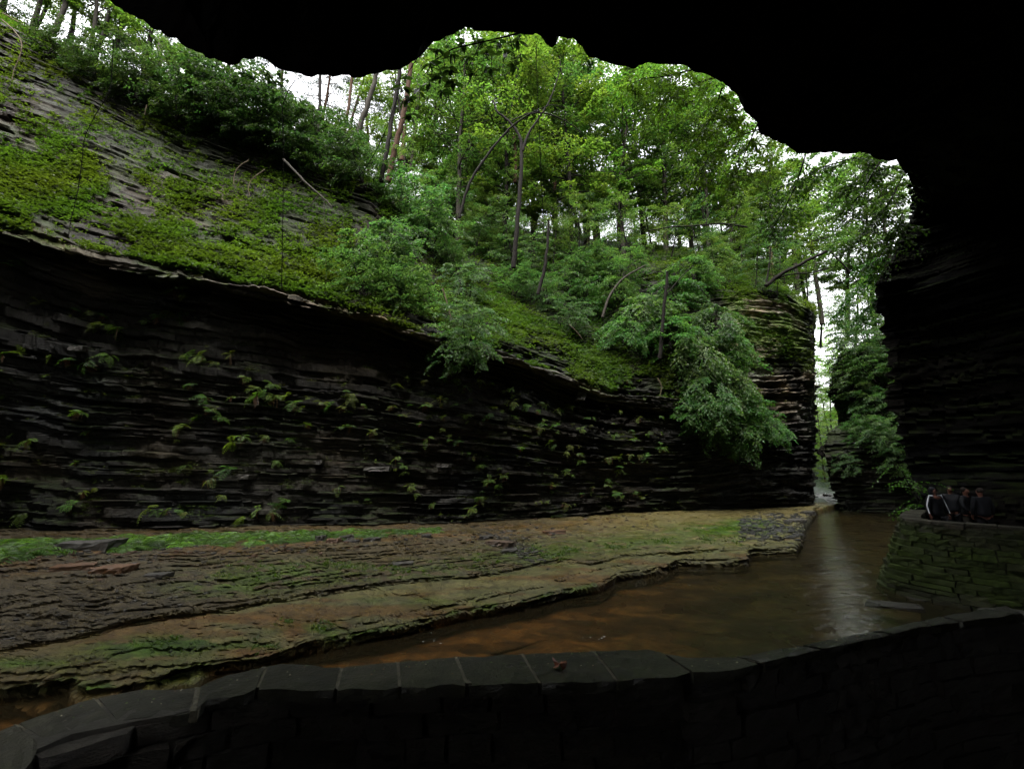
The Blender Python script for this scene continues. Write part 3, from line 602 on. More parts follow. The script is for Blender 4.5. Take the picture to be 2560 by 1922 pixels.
# paths behind both walls
pf = [al2(t, -sgn*.3) for t in np.linspace(.6, cl2[-1]-.1, 16)]
mb = MB(); V = [(p[0], p[1], .8) for p in pf]+[(24, 9, .8), (24, 18, .8), (14.2, 16.4, .8)]; n_ = len(V); V.append((16, 14, .8)); mb.add(V, [[i, (i+1) % n_, n_] for i in range(n_)], (.012, .011, .009))
link('path', mb.mesh('path', M_WALL), kind='structure')
mb = MB(); pl = [along(t, .1) for t in np.linspace(0, cl[-1]-.1, 30)]; V = [(p[0], p[1], 1.08) for p in pl]+[(12, -8, 1.08), (-14, -8, 1.08), (-14, 0, 1.08)]; n_ = len(V); V.append((0, -2, 1.08)); mb.add(V, [[i, (i+1) % n_, n_] for i in range(n_)], (.01, .009, .008))
link('path', mb.mesh('path', M_WALL), kind='structure')

# ------------------------------------------------------------------ trees
def curve(p0, d, L, n, r, up=0., wob=.15):
    pts = [np.array(p0, float)]; d = nrm(np.array(d, float))
    for _ in range(n):
        d = nrm(d+r.normal(0, wob, 3)+np.array([0, 0, up])); pts.append(pts[-1]+d*L/n)
    return np.array(pts)
GREEN = [np.array([.070, .118, .030]), np.array([.085, .140, .038]), np.array([.052, .100, .040])]
def grow(seed, H, spread, h0, nb, ntw, nl, lsize, trunk_r=.16, base=GREEN[0], stems=1, rise=.55, dro=-.04, tuft=.34, lean=.03, needle=False, flat=.25, profile=None):
    r = np.random.default_rng(seed); tk = MB(); lf = MB()
    for s_ in range(stems):
        dx = r.normal(0, .35, 2) if stems > 1 else r.normal(0, lean, 2)
        tr = curve((0, 0, -.4), (dx[0], dx[1], 1), H+.4, 12, r, .12, .05); rad = np.linspace(trunk_r, trunk_r*.12, len(tr)); tk.tube(tr, rad, 7)
        for b in range(nb):
            t = h0+(1-h0)*(b+.5)/nb; i = t*12; j = min(int(i), 11); p = tr[j]+(tr[j+1]-tr[j])*(i-j)
            az = b*2.399+r.normal(0, .4); tn = (t-h0)/(1-h0)
            L = spread*(profile(tn) if profile else (math.sin(math.pi*(.12+.84*tn))**.7))*r.uniform(.65, 1.15)
            d = np.array([math.cos(az), math.sin(az), rise*(.4+tn)+r.normal(0, .12)]); br = curve(p, d, L, 7, r, dro, .13)
            tk.tube(br, np.linspace(max(trunk_r*.32*(1-tn*.6), .012), .006, len(br)), 4)
            cl_ = r.uniform(.6, 1.25)
            for w_ in range(ntw):
                f_ = .28+.72*(w_+r.random())/ntw; i = f_*7; j = min(int(i), 6); q0 = br[j]+(br[j+1]-br[j])*(i-j); td = nrm(br[j+1]-br[j])
                side = nrm(np.cross(td, [0, 0, 1]))*(1 if w_ % 2 else -1); tdir = nrm(td*.7+side*r.uniform(.3, 1)+np.array([0, 0, r.normal(0, flat*.6)]))
                TL = L*.3*(1.15-f_*.5)*r.uniform(.6, 1.3)+.12; n_ = max(3, int(nl*cl_*r.uniform(.5, 1.4)))
                u_ = r.random(n_)**.8; s2_ = nrm(np.cross(tdir, [0, 0, 1])); lat = r.uniform(-1, 1, n_)*tuft*TL*(1-u_*.5)
                P = q0+tdir*(u_*TL)[:, None]+s2_*lat[:, None]+np.array([0, 0, 1])*(r.normal(0, .05*flat*4, n_)*TL-.22*TL*u_**2)[:, None]
                D = tdir+s2_*(np.sign(lat)*.9)[:, None]+r.normal(0, .35, (n_, 3))+np.array([0, 0, -.25]); Nn = np.array([0, 0, 1])+r.normal(0, .38, (n_, 3))
                sz = lsize*r.uniform(.6, 1.2, n_); c = base*(r.uniform(.7, 1.3))*r.uniform(.75, 1.25, (n_, 1))*np.array([r.uniform(.8, 1.25), 1, r.uniform(.7, 1.2)])
                lf.leaves(P, D, Nn, sz, sz*(.28 if needle else .68), c)
    return tk, lf
def tree_proto(name, bark, leafm, crown='crown', **k):
    tk, lf = grow(**k); e = bpy.data.objects.new(name, None)
    return (name, tk.mesh('trunk', bark, True), lf.mesh(crown, leafm), crown)
T_TALL = [tree_proto('tall_tree', M_BARK if i % 2 else M_BARK2, M_LEAF, seed=10+i, H=20, spread=5.0, h0=.24, nb=50, ntw=18, nl=20, lsize=.225, trunk_r=.24, base=GREEN[i % 3]*np.array([1.1, 1.1, .8]), rise=.5) for i in range(3)]
T_FAR = [tree_proto('tall_tree', M_BARK2, M_LEAF, seed=15+i, H=20, spread=5.0, h0=.1, nb=40, ntw=13, nl=15, lsize=.26, trunk_r=.2, base=np.array([.15, .24, .05]), rise=.5) for i in range(2)]  # leaf colour brightened to stand in for hazy light in the gap
T_UND = [tree_proto('understory_tree', M_BARK, M_LEAF, seed=20+i, H=8, spread=3.4, h0=.22, nb=28, ntw=14, nl=16, lsize=.125, trunk_r=.10, base=GREEN[(i+1) % 3], rise=.25, lean=.2) for i in range(3)]
T_HEM = [tree_proto('hemlock', M_BARK3, M_NEEDLE, seed=30+i, H=18, spread=3.6, h0=.3, nb=56, ntw=13, nl=15, lsize=.17, trunk_r=.22, base=np.array([.022, .05, .022]), rise=-.1, dro=-.03, needle=True, flat=.1, profile=lambda t: (1-t)**.8+.05) for i in range(2)]
T_SHR = [tree_proto('shrub', M_BARK, M_LEAF, crown='foliage', seed=40+i, H=2.6, spread=1.9, h0=.08, nb=16, ntw=12, nl=14, lsize=.12, trunk_r=.035, base=GREEN[1]*np.array([.8, .95, 1.25]), stems=3, rise=.3, dro=-.09) for i in range(3)]
T_RIM = [tree_proto('shrub', M_BARK, M_LEAF, crown='foliage', seed=45+i, H=2.6, spread=1.9, h0=.08, nb=16, ntw=12, nl=14, lsize=.12, trunk_r=.035, base=np.array([.030, .055, .018]), stems=3, rise=.3, dro=-.09) for i in range(3)]
T_SAP = [tree_proto('sapling', M_BARK2, M_LEAF, seed=50+i, H=4.5, spread=1.5, h0=.2, nb=20, ntw=8, nl=10, lsize=.12, trunk_r=.035, base=GREEN[2], rise=.3, lean=.15) for i in range(2)]
T_CAS = [tree_proto('hanging_maple', M_BARK, M_LEAF, crown='foliage', seed=60+i, H=1.7, spread=2.5, h0=.05, nb=18, ntw=13, nl=17, lsize=.14, trunk_r=.05, base=np.array([.082, .165, .052]), stems=2, rise=.2, dro=-.2, flat=.12) for i in range(2)]
REG = []
def put(proto, pos, scale=1., rz=None, tilt=(0, 0), desc='', zone='', cat='tree', group=None):
    name, tm, lm, cr = proto
    e = bpy.data.objects.new(name, None); sc.collection.objects.link(e); e.location = pos; e.scale = (scale,)*3
    e.rotation_euler = (tilt[0], tilt[1], rz if rz is not None else random.uniform(0, 6.28)); e['category'] = cat; e['group'] = group or (name.replace('_', ' ')+'s '+zone)[:60]
    for n_, me in (('trunk', tm), (cr, lm)):
        link(n_, me, e)
    REG.append((e, desc, zone)); return e
def at_cliff(dx, dy, fwd=0, dz=0):
    p, k = cliffq(dx*S_, dy*S_); p = p+np.array([0, -fwd, dz]); return p
# forest behind the rim, left to right (enlarged-view px, ground depth, kind, scale)
def ground_at(px_d, Y):
    """height of the cliff-top ground for this bearing and depth"""
    x = (px_d*S_-1280)/F*Y*1.05; V = CP.reshape(-1, 3); sel = CS.ravel() > 20; Vs = V[sel]; d = np.hypot(Vs[:, 0]-x, Vs[:, 1]-Y); k = np.argsort(d)[:4]; return np.array([x, Y, Vs[k, 2].mean()-.2])
r = np.random.default_rng(99)
for (dx, Y, kk, s_) in [(-60, 26, 0, .7), (40, 29, 1, .75), (95, 27, 0, .7), (150, 30, 2, .7), (235, 28, 1, .75), (330, 31, 0, .75), (430, 33, 2, .75), (-140, 30, 1, .8)]:
    put(T_TALL[kk], ground_at(dx, Y), s_, None, (0, r.normal(0, .05)), 'leafy hardwood tree with slim trunk', 'on the far-left clifftop')
for (dx, Y, kk, s_) in [(560, 36, 0, .85), (655, 33, 1, .75), (720, 38, 0, .95), (780, 41, 1, .9), (855, 44, 0, .9), (1290, 46, 0, 1.0), (1250, 52, 1, 1.1), (1340, 50, 1, .95), (1430, 55, 0, 1.1), (1000, 50, 1, 1.0)]:
    put(T_HEM[kk], ground_at(dx, Y), s_, None, (0, r.normal(0, .03)), 'dark hemlock with drooping needle sprays', 'behind the cliff rim')
tl = [(860, 34, .85), (930, 38, 1.0), (985, 33, 1.05), (1045, 40, 1.1), (1090, 34, 1.1), (1150, 38, 1.15), (1200, 45, 1.2), (1240, 36, 1.1), (1300, 40, 1.1), (1350, 37, 1.05), (1400, 44, 1.15), (1445, 38, 1.05), (1500, 42, 1.1), (1545, 37, .95), (1600, 41, 1.0), (1660, 46, 1.0), (1710, 39, .9), (1770, 44, 1.0), (1820, 50, 1.1), (1880, 48, 1.1), (1940, 46, 1.05), (1120, 60, 1.3), (1380, 62, 1.3), (1560, 60, 1.2), (1000, 60, 1.2), (1625, 44, .9), (1580, 48, 1.0), (1690, 43, .85), (1740, 47, .95), (1475, 50, 1.1), (1270, 48, 1.2), (1060, 48, 1.1), (960, 46, 1.)]
for i, (dx, Y, s_) in enumerate(tl):
    put(T_TALL[i % 3], ground_at(dx, Y), s_, None, (0, r.normal(0, .04)), 'tall leafy hardwood tree', 'in the woods above the gorge')
for (dx, Y, s_) in [(880, 48, 1.), (960, 52, 1.1), (1030, 50, 1.), (1080, 55, 1.1), (1150, 52, 1.1), (1210, 56, 1.1), (1270, 54, 1.1), (1330, 58, 1.2), (1390, 53, 1.1), (1450, 57, 1.1), (1510, 54, 1.1), (1570, 50, 1.), (1630, 52, 1.), (1700, 50, 1.), (1760, 54, 1.), (1830, 56, 1.1), (800, 50, 1.1), (1650, 62, 1.2), (1480, 66, 1.3), (1290, 68, 1.3), (1160, 70, 1.3)]:
    put(T_UND[int(dx) % 3], ground_at(dx, Y), s_*1.5, None, (0, 0), 'bushy background tree', 'deep in the woods')
ul = [(870, 29, .8), (960, 30, .8), (1010, 32, .7), (1060, 35, .9), (1130, 32, .8), (1190, 34, .8), (1260, 33, .8), (1320, 35, .9), (1380, 33.5, .8), (1450, 34, .7), (1520, 33.5, .7), (1600, 34, .6), (1560, 36, .9), (1680, 35, .7), (1740, 36, .7), (1420, 38, 1.), (1220, 40, 1.0), (1090, 42, 1.), (920, 33, 1.)]
for i, (dx, Y, s_) in enumerate(ul):
    put(T_UND[i % 3], ground_at(dx, Y), s_, None, (r.normal(0, .08), r.normal(0, .12)), 'layered understory tree with open branches', 'on the wooded slope')
# shrubs crowding the rim on the left
for i, (dx, dy, s_) in enumerate([(120, 95, .9), (215, 150, .9), (290, 190, 1.0), (340, 200, 1.2), (390, 235, 1.3), (440, 250, 1.3), (490, 270, 1.4), (540, 285, 1.4), (590, 305, 1.4), (640, 310, 1.3), (690, 345, 1.4), (740, 350, 1.3), (790, 380, 1.2), (840, 385, 1.2), (460, 200, 1.5), (560, 240, 1.5), (660, 275, 1.5), (760, 320, 1.4), (30, 25, 1.0)]):
    put(T_RIM[i % 3], at_cliff(dx, dy+18, .3), s_, None, (.2, 0), 'dense dark green shrub', 'along the left rim', 'shrub')
for i, (dx, dy, s_) in enumerate([(350, 210, 1.0), (450, 225, 1.0), (530, 262, 1.1), (620, 290, 1.1), (700, 325, 1.1), (600, 350, .8)]):
    put(T_UND[i % 3], at_cliff(dx, dy+12, -1), s_*.62, None, (.1, 0), 'young broadleaf tree', 'leaning over the left rim')
# bright bushes on the lip and the gully
for (dx, dy, s_, d_) in [(790, 620, 1.0, 'bright round bush'), (850, 600, 1.25, 'big bright bush'), (880, 655, 1.0, 'bright bush drooping over the ledge'), (830, 560, .9, 'pale green bush')]:
    put(T_SHR[int(dx) % 3], at_cliff(dx, dy+10, .4, -.3), s_, None, (.35, 0), d_, 'on the lip of the dark cliff', 'bush')
for (dx, dy, s_) in [(995, 590, .9), (1015, 640, .8), (1000, 690, .6), (1015, 750, .85), (990, 780, .6)]:
    put(T_SHR[1], at_cliff(dx, dy, .5, -.4), s_, None, (.5, 0), 'leafy bush hanging', 'down the cliff below the gully', 'bush')
for (dx, dy, s_) in [(900, 470, 1.3), (950, 430, 1.4), (930, 520, 1.1), (980, 500, 1.3), (1040, 470, 1.4), (1100, 500, 1.2), (1060, 540, 1.1), (1140, 560, 1.1), (1200, 540, 1.1), (1230, 600, 1.), (1180, 640, .9), (1290, 580, 1.1), (1110, 610, .9), (1270, 650, .9), (1330, 600, 1.1), (1240, 690, .7)]:
    put(T_SHR[int(dx*7) % 3], at_cliff(dx, dy+20, .3), s_, None, (.25, 0), 'green woodland bush', 'on the slope behind the gully', 'bush')
# maple cascading over the cliff left of the tower
for i, (dx, dy, s_) in enumerate([(1330, 640, .9), (1380, 690, 1.1), (1450, 650, 1.1), (1540, 570, 1.0), (1490, 600, 1.0), (1420, 690, .9), (1340, 730, .9), (1440, 740, 1.2), (1530, 710, 1.1), (1500, 780, 1.2), (1560, 770, 1.0), (1570, 840, 1.0), (1510, 850, 1.0), (1590, 890, .95), (1560, 910, 1.1), (1500, 900, .9), (1640, 920, .75), (1580, 950, .8)]):
    put(T_CAS[i % 2], at_cliff(dx, dy, .9, -.2), s_*.95, None, (.3, 0), 'blue-green maple bough', 'spilling over the cliff beside the rock tower', 'maple')
for i, (dx, dy, s_) in enumerate([(1560, 610, .5), (1640, 640, .6), (1690, 650, .45)]):
    put(T_UND[i % 3], at_cliff(dx, dy, -.6), s_, None, (.1, .1), 'small beech with layered leaves', 'on top of the rock tower')
# trees and bushes in the gap and on the buttress
def at_but(dx, dy, f=0):
    p, k = buttq(dx*S_, dy*S_); return p+np.array([0, -f, 0])
for i, (dx, dy, s_) in enumerate([(1850, 780, 1.1), (1900, 750, 1.2), (1880, 820, 1.1), (1840, 850, .9), (1900, 860, 1.2), (1920, 920, 1.1), (1870, 900, 1.0), (1850, 950, .7), (1900, 965, .8), (1935, 980, .9), (1830, 1015, .5), (1945, 1020, .7)]):
    put(T_SHR[i % 3], at_but(dx, dy, .5), s_, None, (.3, 0), 'deep green bush', 'clinging to the buttress in the gap', 'bush')
for i, (dx, Y, zz, s_) in enumerate([(1860, 40, 12, .8), (1910, 42, 11, .9), (1890, 37, 11, .7), (1945, 39, 12, .8)]):
    p = atY(dx*S_, 800, float(Y)); p[2] = zz; put(T_UND[i % 3], p, s_*1.3, None, (0, 0), 'leaning broadleaf tree', 'on top of the buttress in the gap')
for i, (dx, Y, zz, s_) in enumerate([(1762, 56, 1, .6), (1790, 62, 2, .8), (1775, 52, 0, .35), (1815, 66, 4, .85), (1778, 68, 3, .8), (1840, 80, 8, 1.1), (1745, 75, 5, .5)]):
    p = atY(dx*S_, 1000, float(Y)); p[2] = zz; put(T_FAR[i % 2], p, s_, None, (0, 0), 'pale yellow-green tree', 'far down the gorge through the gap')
# featured trunks
def trunk_line(pts, Y, r0, r1, mat, label, name='tree_trunk', cat='tree trunk', Y2=None, branches=()):
    e = link(name, None); e['label'] = label; e['category'] = cat
    def one(pp, ra, rb, Ya, Yb, nm):
        pp = np.array(pp, float)*S_; n = len(pp); t = np.linspace(0, n-1, n*5)
        x = np.interp(t, range(n), pp[:, 0]); y = np.interp(t, range(n), pp[:, 1])
        k = np.ones(5)/5; x = np.convolve(np.pad(x, 2, 'edge'), k, 'valid'); y = np.convolve(np.pad(y, 2, 'edge'), k, 'valid')
        P = atY(x, y, np.linspace(Ya, Yb, len(x))); P += rng.normal(0, ra*.12, P.shape)
        m_ = MB(); m_.tube(P, (ra, rb), 7); link(nm, m_.mesh(nm, mat, True), e); return P
    P = one(pts, r0, r1, Y, Y2 or Y, 'trunk')
    e.location = (0, 0, 0)
    for bb_ in branches: one(bb_[0], bb_[1], bb_[2], Y, bb_[3] if len(bb_) > 3 else Y, 'branch')
    return e
TL = trunk_line
TL([(1108, 590), (1118, 480), (1126, 380), (1128, 320), (1122, 290), (1100, 262), (1072, 240), (1065, 215)], 27, .16, .05, M_BARK, 'dark forked tree trunk in the centre of the woods', name='forked_tree', cat='tree', branches=[([(1128, 330), (1140, 290), (1165, 255), (1190, 215), (1210, 150)], .1, .03), ([(1103, 262), (1140, 245), (1175, 238)], .05, .03), ([(1120, 300), (1140, 320), (1150, 330)], .03, .01)])
TL([(990, 480), (1010, 400), (1045, 345), (1080, 300), (1110, 268), (1150, 243), (1185, 245), (1225, 262), (1260, 290)], 24, .09, .02, M_BARK, 'thin arching tree stem bending right across the centre', name='arching_tree', cat='tree', branches=[([(1150, 243), (1190, 225), (1230, 235)], .03, .01)])
TL([(838, 400), (850, 330), (868, 270), (880, 200), (890, 130)], 27, .19, .15, M_BARK3, 'reddish straight trunk beside the darkest trunk on the rim', cat='tree trunk')
TL([(822, 400), (835, 330), (848, 250), (862, 170), (868, 120)], 25, .14, .12, M_BARK, 'blackish straight trunk just left of the reddish one')
TL([(760, 320), (775, 280), (800, 210), (815, 150)], 28, .2, .15, M_BARK2, 'grey mossy trunk leaning right on the left rim')
TL([(742, 300), (752, 240), (762, 150)], 31, .12, .1, M_BARK3, 'thin reddish trunk left of the leaning grey trunk')
TL([(686, 290), (690, 240), (692, 150)], 29, .12, .1, M_BARK, 'narrow dark trunk under the overhang above the rim shrubs')
TL([(866, 350), (872, 310), (876, 270)], 32, .2, .1, M_BARK3, 'broken reddish snag between two straight trunks', name='snag', cat='dead tree')
TL([(888, 370), (895, 300), (905, 200), (908, 110)], 34, .18, .14, M_BARK2, 'slender pale grey trunk standing against the white sky')
TL([(325, 240), (335, 190), (343, 140), (348, 80)], 25.5, .16, .14, M_BARK2, 'pale trunk rising at the left rim under the overhang')
TL([(200, 130), (222, 80), (238, 20)], 27, .16, .12, M_BARK, 'dark trunk leaning right near the top left corner')
TL([(112, 80), (130, 40), (150, -20)], 26, .18, .14, M_BARK2, 'thick leaning trunk in the top left corner')
TL([(80, 60), (98, 20), (110, -20)], 28, .12, .1, M_BARK, 'thin leaning trunk nearest the top left corner')
TL([(1015, 330), (1016, 250), (1018, 160), (1020, 100)], 36, .17, .14, M_BARK2, 'pale grey trunk left of the forked tree')
TL([(1113, 400), (1114, 340), (1110, 290)], 34, .16, .13, M_BARK3, 'reddish trunk partly hidden behind the forked tree')
TL([(1198, 420), (1198, 350), (1200, 290)], 38, .15, .12, M_BARK3, 'straight reddish trunk right of the forked tree')
TL([(1270, 530), (1273, 470), (1276, 400)], 40, .16, .13, M_ROOT, 'tan trunk deep in the dark hemlocks')
TL([(1160, 640), (1175, 590), (1183, 530), (1186, 470)], 26, .12, .07, M_BARK, 'dark young trunk standing in the gully', branches=[([(1180, 560), (1215, 540), (1240, 560)], .02, .008)])
TL([(1530, 545), (1528, 480), (1524, 400), (1520, 330)], 37, .15, .12, M_BARK2, 'grey trunk behind the horizontal branch')
TL([(1577, 560), (1580, 500), (1584, 440)], 38, .13, .1, M_BARK2, 'thin grey trunk right of the horizontal branch')
TL([(1666, 640), (1668, 590), (1664, 530)], 37, .16, .13, M_BARK3, 'reddish trunk rising behind the tower top')
TL([(1722, 640), (1720, 590), (1712, 520)], 39, .2, .17, M_BARK2, 'grey trunk nearest the gap on the tower top')
TL([(1425, 780), (1430, 720), (1436, 650), (1442, 580)], 26.5, .13, .08, M_BARK, 'maple trunk standing on the ledge left of the tower', name='maple_tree', cat='tree', branches=[([(1437, 640), (1470, 600), (1500, 570)], .05, .02)])
TL([(1300, 690), (1315, 640), (1345, 600), (1400, 570)], 29, .1, .05, M_BARK2, 'curved grey stem leaning over the gully', cat='tree trunk')
TL([(1650, 620), (1690, 590), (1740, 565), (1790, 540)], 30, .15, .09, M_BARK, 'dark tree leaning right from the tower top', name='leaning_tree', cat='tree', branches=[([(1668, 606), (1700, 592), (1760, 590), (1800, 575)], .07, .02), ([(1655, 615), (1662, 570), (1665, 530)], .07, .04), ([(1790, 540), (1830, 580), (1860, 620)], .07, .03)])
TL([(1395, 500), (1450, 490), (1500, 488), (1560, 482), (1620, 492)], 25, .035, .05, M_BARK, 'dark horizontal branch crossing right of centre', name='branch', cat='branch', branches=[([(1525, 486), (1528, 465), (1540, 440)], .03, .015)])
TL([(1240, 620), (1280, 600), (1330, 570), (1400, 545)], 32, .05, .03, M_BARK2, 'fallen grey branch on the hillside in the woods', name='fallen_branch', cat='branch')
TL([(1770, 985), (1785, 965), (1800, 945)], 37, .3, .22, M_BARK, 'dark fallen log leaning in the gap', name='fallen_log', cat='log')
TL([(1775, 1068), (1800, 1073), (1815, 1078)], 40, .12, .1, M_BARK2, 'driftwood log lying above the small cascade', name='driftwood', cat='log')
# dead branches and hanging roots on the left slope
TL([(608, 340), (650, 385), (700, 430), (720, 450)], 21.5, .07, .03, M_BARK2, 'bare dead branch sloping down right below the rim', name='dead_branch', cat='branch', branches=[([(690, 420), (665, 450), (655, 470)], .025, .01), ([(655, 390), (620, 410), (600, 425)], .025, .01), ([(700, 432), (700, 470), (703, 490)], .02, .008)])
for k, (pts, lb) in enumerate([([(0, 25), (60, 60), (120, 100), (172, 125), (172, 130)], 'long pale straight root slanting across the top left'), ([(0, 40), (30, 65), (48, 90), (45, 120), (30, 150), (25, 178)], 'pale curved root hanging at the left edge'), ([(540, 345), (515, 360), (505, 380), (505, 400)], 'thin pale root arching below the rim'), ([(575, 365), (545, 385), (535, 405), (540, 425)], 'orange-brown root arching beside the dead branch'), ([(318, 225), (312, 250)], 'short white broken stub under the rim'), ([(955, 620), (965, 650), (975, 690), (985, 720)], 'pale bare root hanging between two bushes'), ([(1228, 700), (1245, 715), (1260, 735)], 'pale stick lying on the green ridge'), ([(1420, 815), (1430, 835), (1425, 860)], 'pale root dangling from the maple ledge')]):
    p = at_cliff(pts[-1][0], pts[-1][1]); TL(pts, p[1]-.9, .035, .014, M_ROOT, lb, name='root', cat='root')
# thin vines dangling in front of the view
for (pts, Y, lb) in [([(246, 80), (243, 130), (240, 200), (210, 240), (180, 300), (178, 350), (165, 430), (152, 480), (147, 520)], 5.0, 'thin black vine dangling at far left'), ([(640, 170), (620, 200), (608, 235), (612, 300), (612, 400), (610, 520), (608, 640)], 4.6, 'long straight black vine hanging before the green slope'),
                     ([(958, 120), (965, 200), (985, 260), (990, 320)], 5.5, 'vine hanging below the big leaves, first of three'), ([(1158, 82), (1160, 180), (1165, 280), (1170, 400), (1175, 520)], 5.5, 'long vine hanging right of the forked tree'), ([(1060, 90), (1062, 150), (1070, 220)], 5.3, 'short vine hanging in the middle of the big leaves'),
                     ([(868, 150), (860, 210), (830, 290), (800, 350), (770, 390)], 5.0, 'thin bare twig curving down left of the sky gap')]:
    e = TL(pts, Y, .005, .004, M_BARK, lb, name='vine', cat='vine', branches=[([pts[len(pts)//2], (pts[len(pts)//2][0]-14, pts[len(pts)//2][1]+10)], .004, .002)])
# big leaves on the branch under the overhang: every leaf its own part
m_ = MB(); rows_ = 7; t = np.linspace(0, 1, rows_); w_ = np.sin(np.pi*t**.75)*.028+.0005
V = np.stack([np.stack([-w_, t*.13, .006+0*t-.02*t**2], -1), np.stack([0*t, t*.13, -.02*t**2-.002], -1), np.stack([w_, t*.13, .006-.02*t**2], -1)], 1).reshape(-1, 3)
fq = []
for i in range(rows_-1): fq += [[3*i, 3*i+1, 3*i+4, 3*i+3], [3*i+1, 3*i+2, 3*i+5, 3*i+4]]
m_.add(V, fq, (.03, .055, .012)); BIG = m_.mesh('leaf', M_LEAF)
br = link('overhead_branch', None); br['label'] = 'dark branch with large backlit leaflets under the overhang, left of centre'; br['category'] = 'branch'
def br_line(pts, Y, ra): 
    pp = np.array(pts, float)*S_; n = len(pp); t = np.linspace(0, n-1, n*4); P = atY(np.interp(t, range(n), pp[:, 0]), np.interp(t, range(n), pp[:, 1]), np.full(len(t), float(Y)))
    q2 = MB(); q2.tube(P, (ra, ra*.4), 5); link('twig', q2.mesh('twig', M_BARK, True), br)
br_line([(1160, 60), (1100, 78), (1040, 92), (980, 105), (940, 130), (915, 165)], 4.9, .012); br_line([(905, 120), (880, 160), (868, 190)], 4.9, .006); br_line([(940, 130), (960, 170), (975, 200)], 4.9, .006); br_line([(1040, 92), (1020, 130), (1000, 165)], 4.8, .006); br_line([(1100, 78), (1110, 120), (1120, 150)], 4.8, .006); br_line([(868, 190), (885, 240), (895, 270)], 4.9, .005)
for (dx, dy, nlf) in [(872, 165, 5), (868, 190, 6), (880, 215, 6), (905, 200, 4), (890, 250, 6), (945, 110, 7), (930, 140, 7), (950, 165, 7), (975, 120, 7), (970, 150, 7), (985, 180, 6), (1000, 95, 6), (1010, 125, 7), (1030, 90, 6), (1050, 110, 6), (1075, 90, 6), (1090, 115, 6), (1120, 90, 6), (1110, 140, 6), (1125, 120, 5), (925, 180, 5), (955, 195, 5), (1060, 150, 5), (1020, 155, 5)]:
    c = atY(dx*S_, dy*S_, 4.9+random.uniform(-.25, .25)); a0 = random.uniform(-.6, .6)
    for q2 in range(nlf):
        o = link('leaf', BIG, br); ang = a0+(q2-(nlf-1)/2)*.55; o.location = c+rng.normal(0, .015, 3)
        o.rotation_euler = (math.radians(-65)+random.uniform(-.5, .5)+0, random.uniform(-.3, .3), math.pi/2*0+ang) ; s_ = random.uniform(.8, 1.25)
        d = Vector((math.sin(ang), random.uniform(-.5, .3), -math.cos(ang)*.9)); o.rotation_euler = (d.to_track_quat('Y', 'Z').to_matrix() @ Matrix.Rotation(random.uniform(-.8, .8), 3, 'Y')).to_euler(); o.scale = (s_,)*3
# nearer yellow-green boughs on the right, under the lip of the overhang
def bough(lines, Y, n, size, colr, label, name='bough'):
    e = link(name, None); e['label'] = label; e['category'] = 'bough'; tk = MB(); lf = MB()
    for pts in lines:
        pp = np.array(pts, float)*S_; k = len(pp); t = np.linspace(0, k-1, k*6); yy = Y+np.cumsum(rng.normal(0, .12, len(t)))
        P = atY(np.interp(t, range(k), pp[:, 0]), np.interp(t, range(k), pp[:, 1]), yy); tk.tube(P, (.02, .005), 5)
        for _ in range(n):
            i = rng.integers(1, len(P)-1); d = nrm(P[i+1]-P[i]); sd = nrm(np.cross(d, [0, 0, 1]))*rng.choice([-1, 1]); td = nrm(d*.5+sd+rng.normal(0, .4, 3)+np.array([0, 0, -.3])); L_ = rng.uniform(.3, .9); m2 = 11
            u_ = np.linspace(.1, 1, m2); tw = P[i]+td*(u_*L_)[:, None]+np.array([0, 0, -1.])*(u_**2*L_*.35)[:, None]; tk.tube(tw[[0, 5, 10]], (.004, .002), 3)
            sgn_ = np.where(np.arange(m2) % 2, 1, -1)[:, None]; s3 = nrm(np.cross(td, [0, 0, 1])); D = td*.6+s3*sgn_*.8+np.array([0, 0, -.35])+rng.normal(0, .25, (m2, 3))
            sz = size*rng.uniform(.7, 1.2, m2); lf.leaves(tw, D, np.array([0, 0, 1])+rng.normal(0, .35, (m2, 3)), sz, sz*.6, np.array(colr)*rng.uniform(.7, 1.3, (m2, 1)))
    link('branch', tk.mesh('branch', M_BARK, True), e); link('foliage', lf.mesh('foliage', M_LEAF), e)
bough([[(1560, 165), (1500, 180), (1440, 210), (1390, 260)], [(1500, 150), (1440, 165), (1390, 170), (1345, 190)], [(1560, 190), (1540, 250), (1500, 310)]], 9, 46, .105, (.085, .15, .02), 'yellow-green bough hanging under the overhang, right of centre')
bough([[(1640, 280), (1580, 300), (1530, 340), (1500, 400)], [(1640, 260), (1610, 330), (1580, 400)], [(1600, 230), (1560, 270), (1530, 300)]], 9.5, 40, .10, (.08, .145, .02), 'yellow-green bough beside the black rock step')
bough([[(1850, 340), (1780, 360), (1720, 390), (1650, 420)], [(1740, 335), (1720, 400), (1690, 460), (1650, 520)], [(1900, 350), (1860, 420), (1800, 480)]], 10.5, 46, .10, (.055, .115, .02), 'long green bough drooping at the right under the overhang')
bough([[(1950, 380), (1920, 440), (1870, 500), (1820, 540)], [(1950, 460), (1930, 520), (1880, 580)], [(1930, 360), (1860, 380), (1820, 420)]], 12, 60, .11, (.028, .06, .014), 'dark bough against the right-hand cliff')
bough([[(1940, 640), (1890, 650), (1850, 690)], [(1930, 600), (1880, 600), (1830, 640), (1800, 700)], [(1950, 560), (1900, 560), (1850, 580)]], 22, 80, .16, (.045, .1, .02), 'green bough reaching over the gap')
bough([[(1990, 1080), (1970, 1060), (1950, 1020), (1930, 1000)], [(2000, 1090), (1975, 1090), (1955, 1105)], [(1985, 1040), (1965, 1040), (1945, 1030)]], 15.2, 9, .10, (.07, .15, .02), 'small bright sapling beside the hiker in the hood', name='sapling')
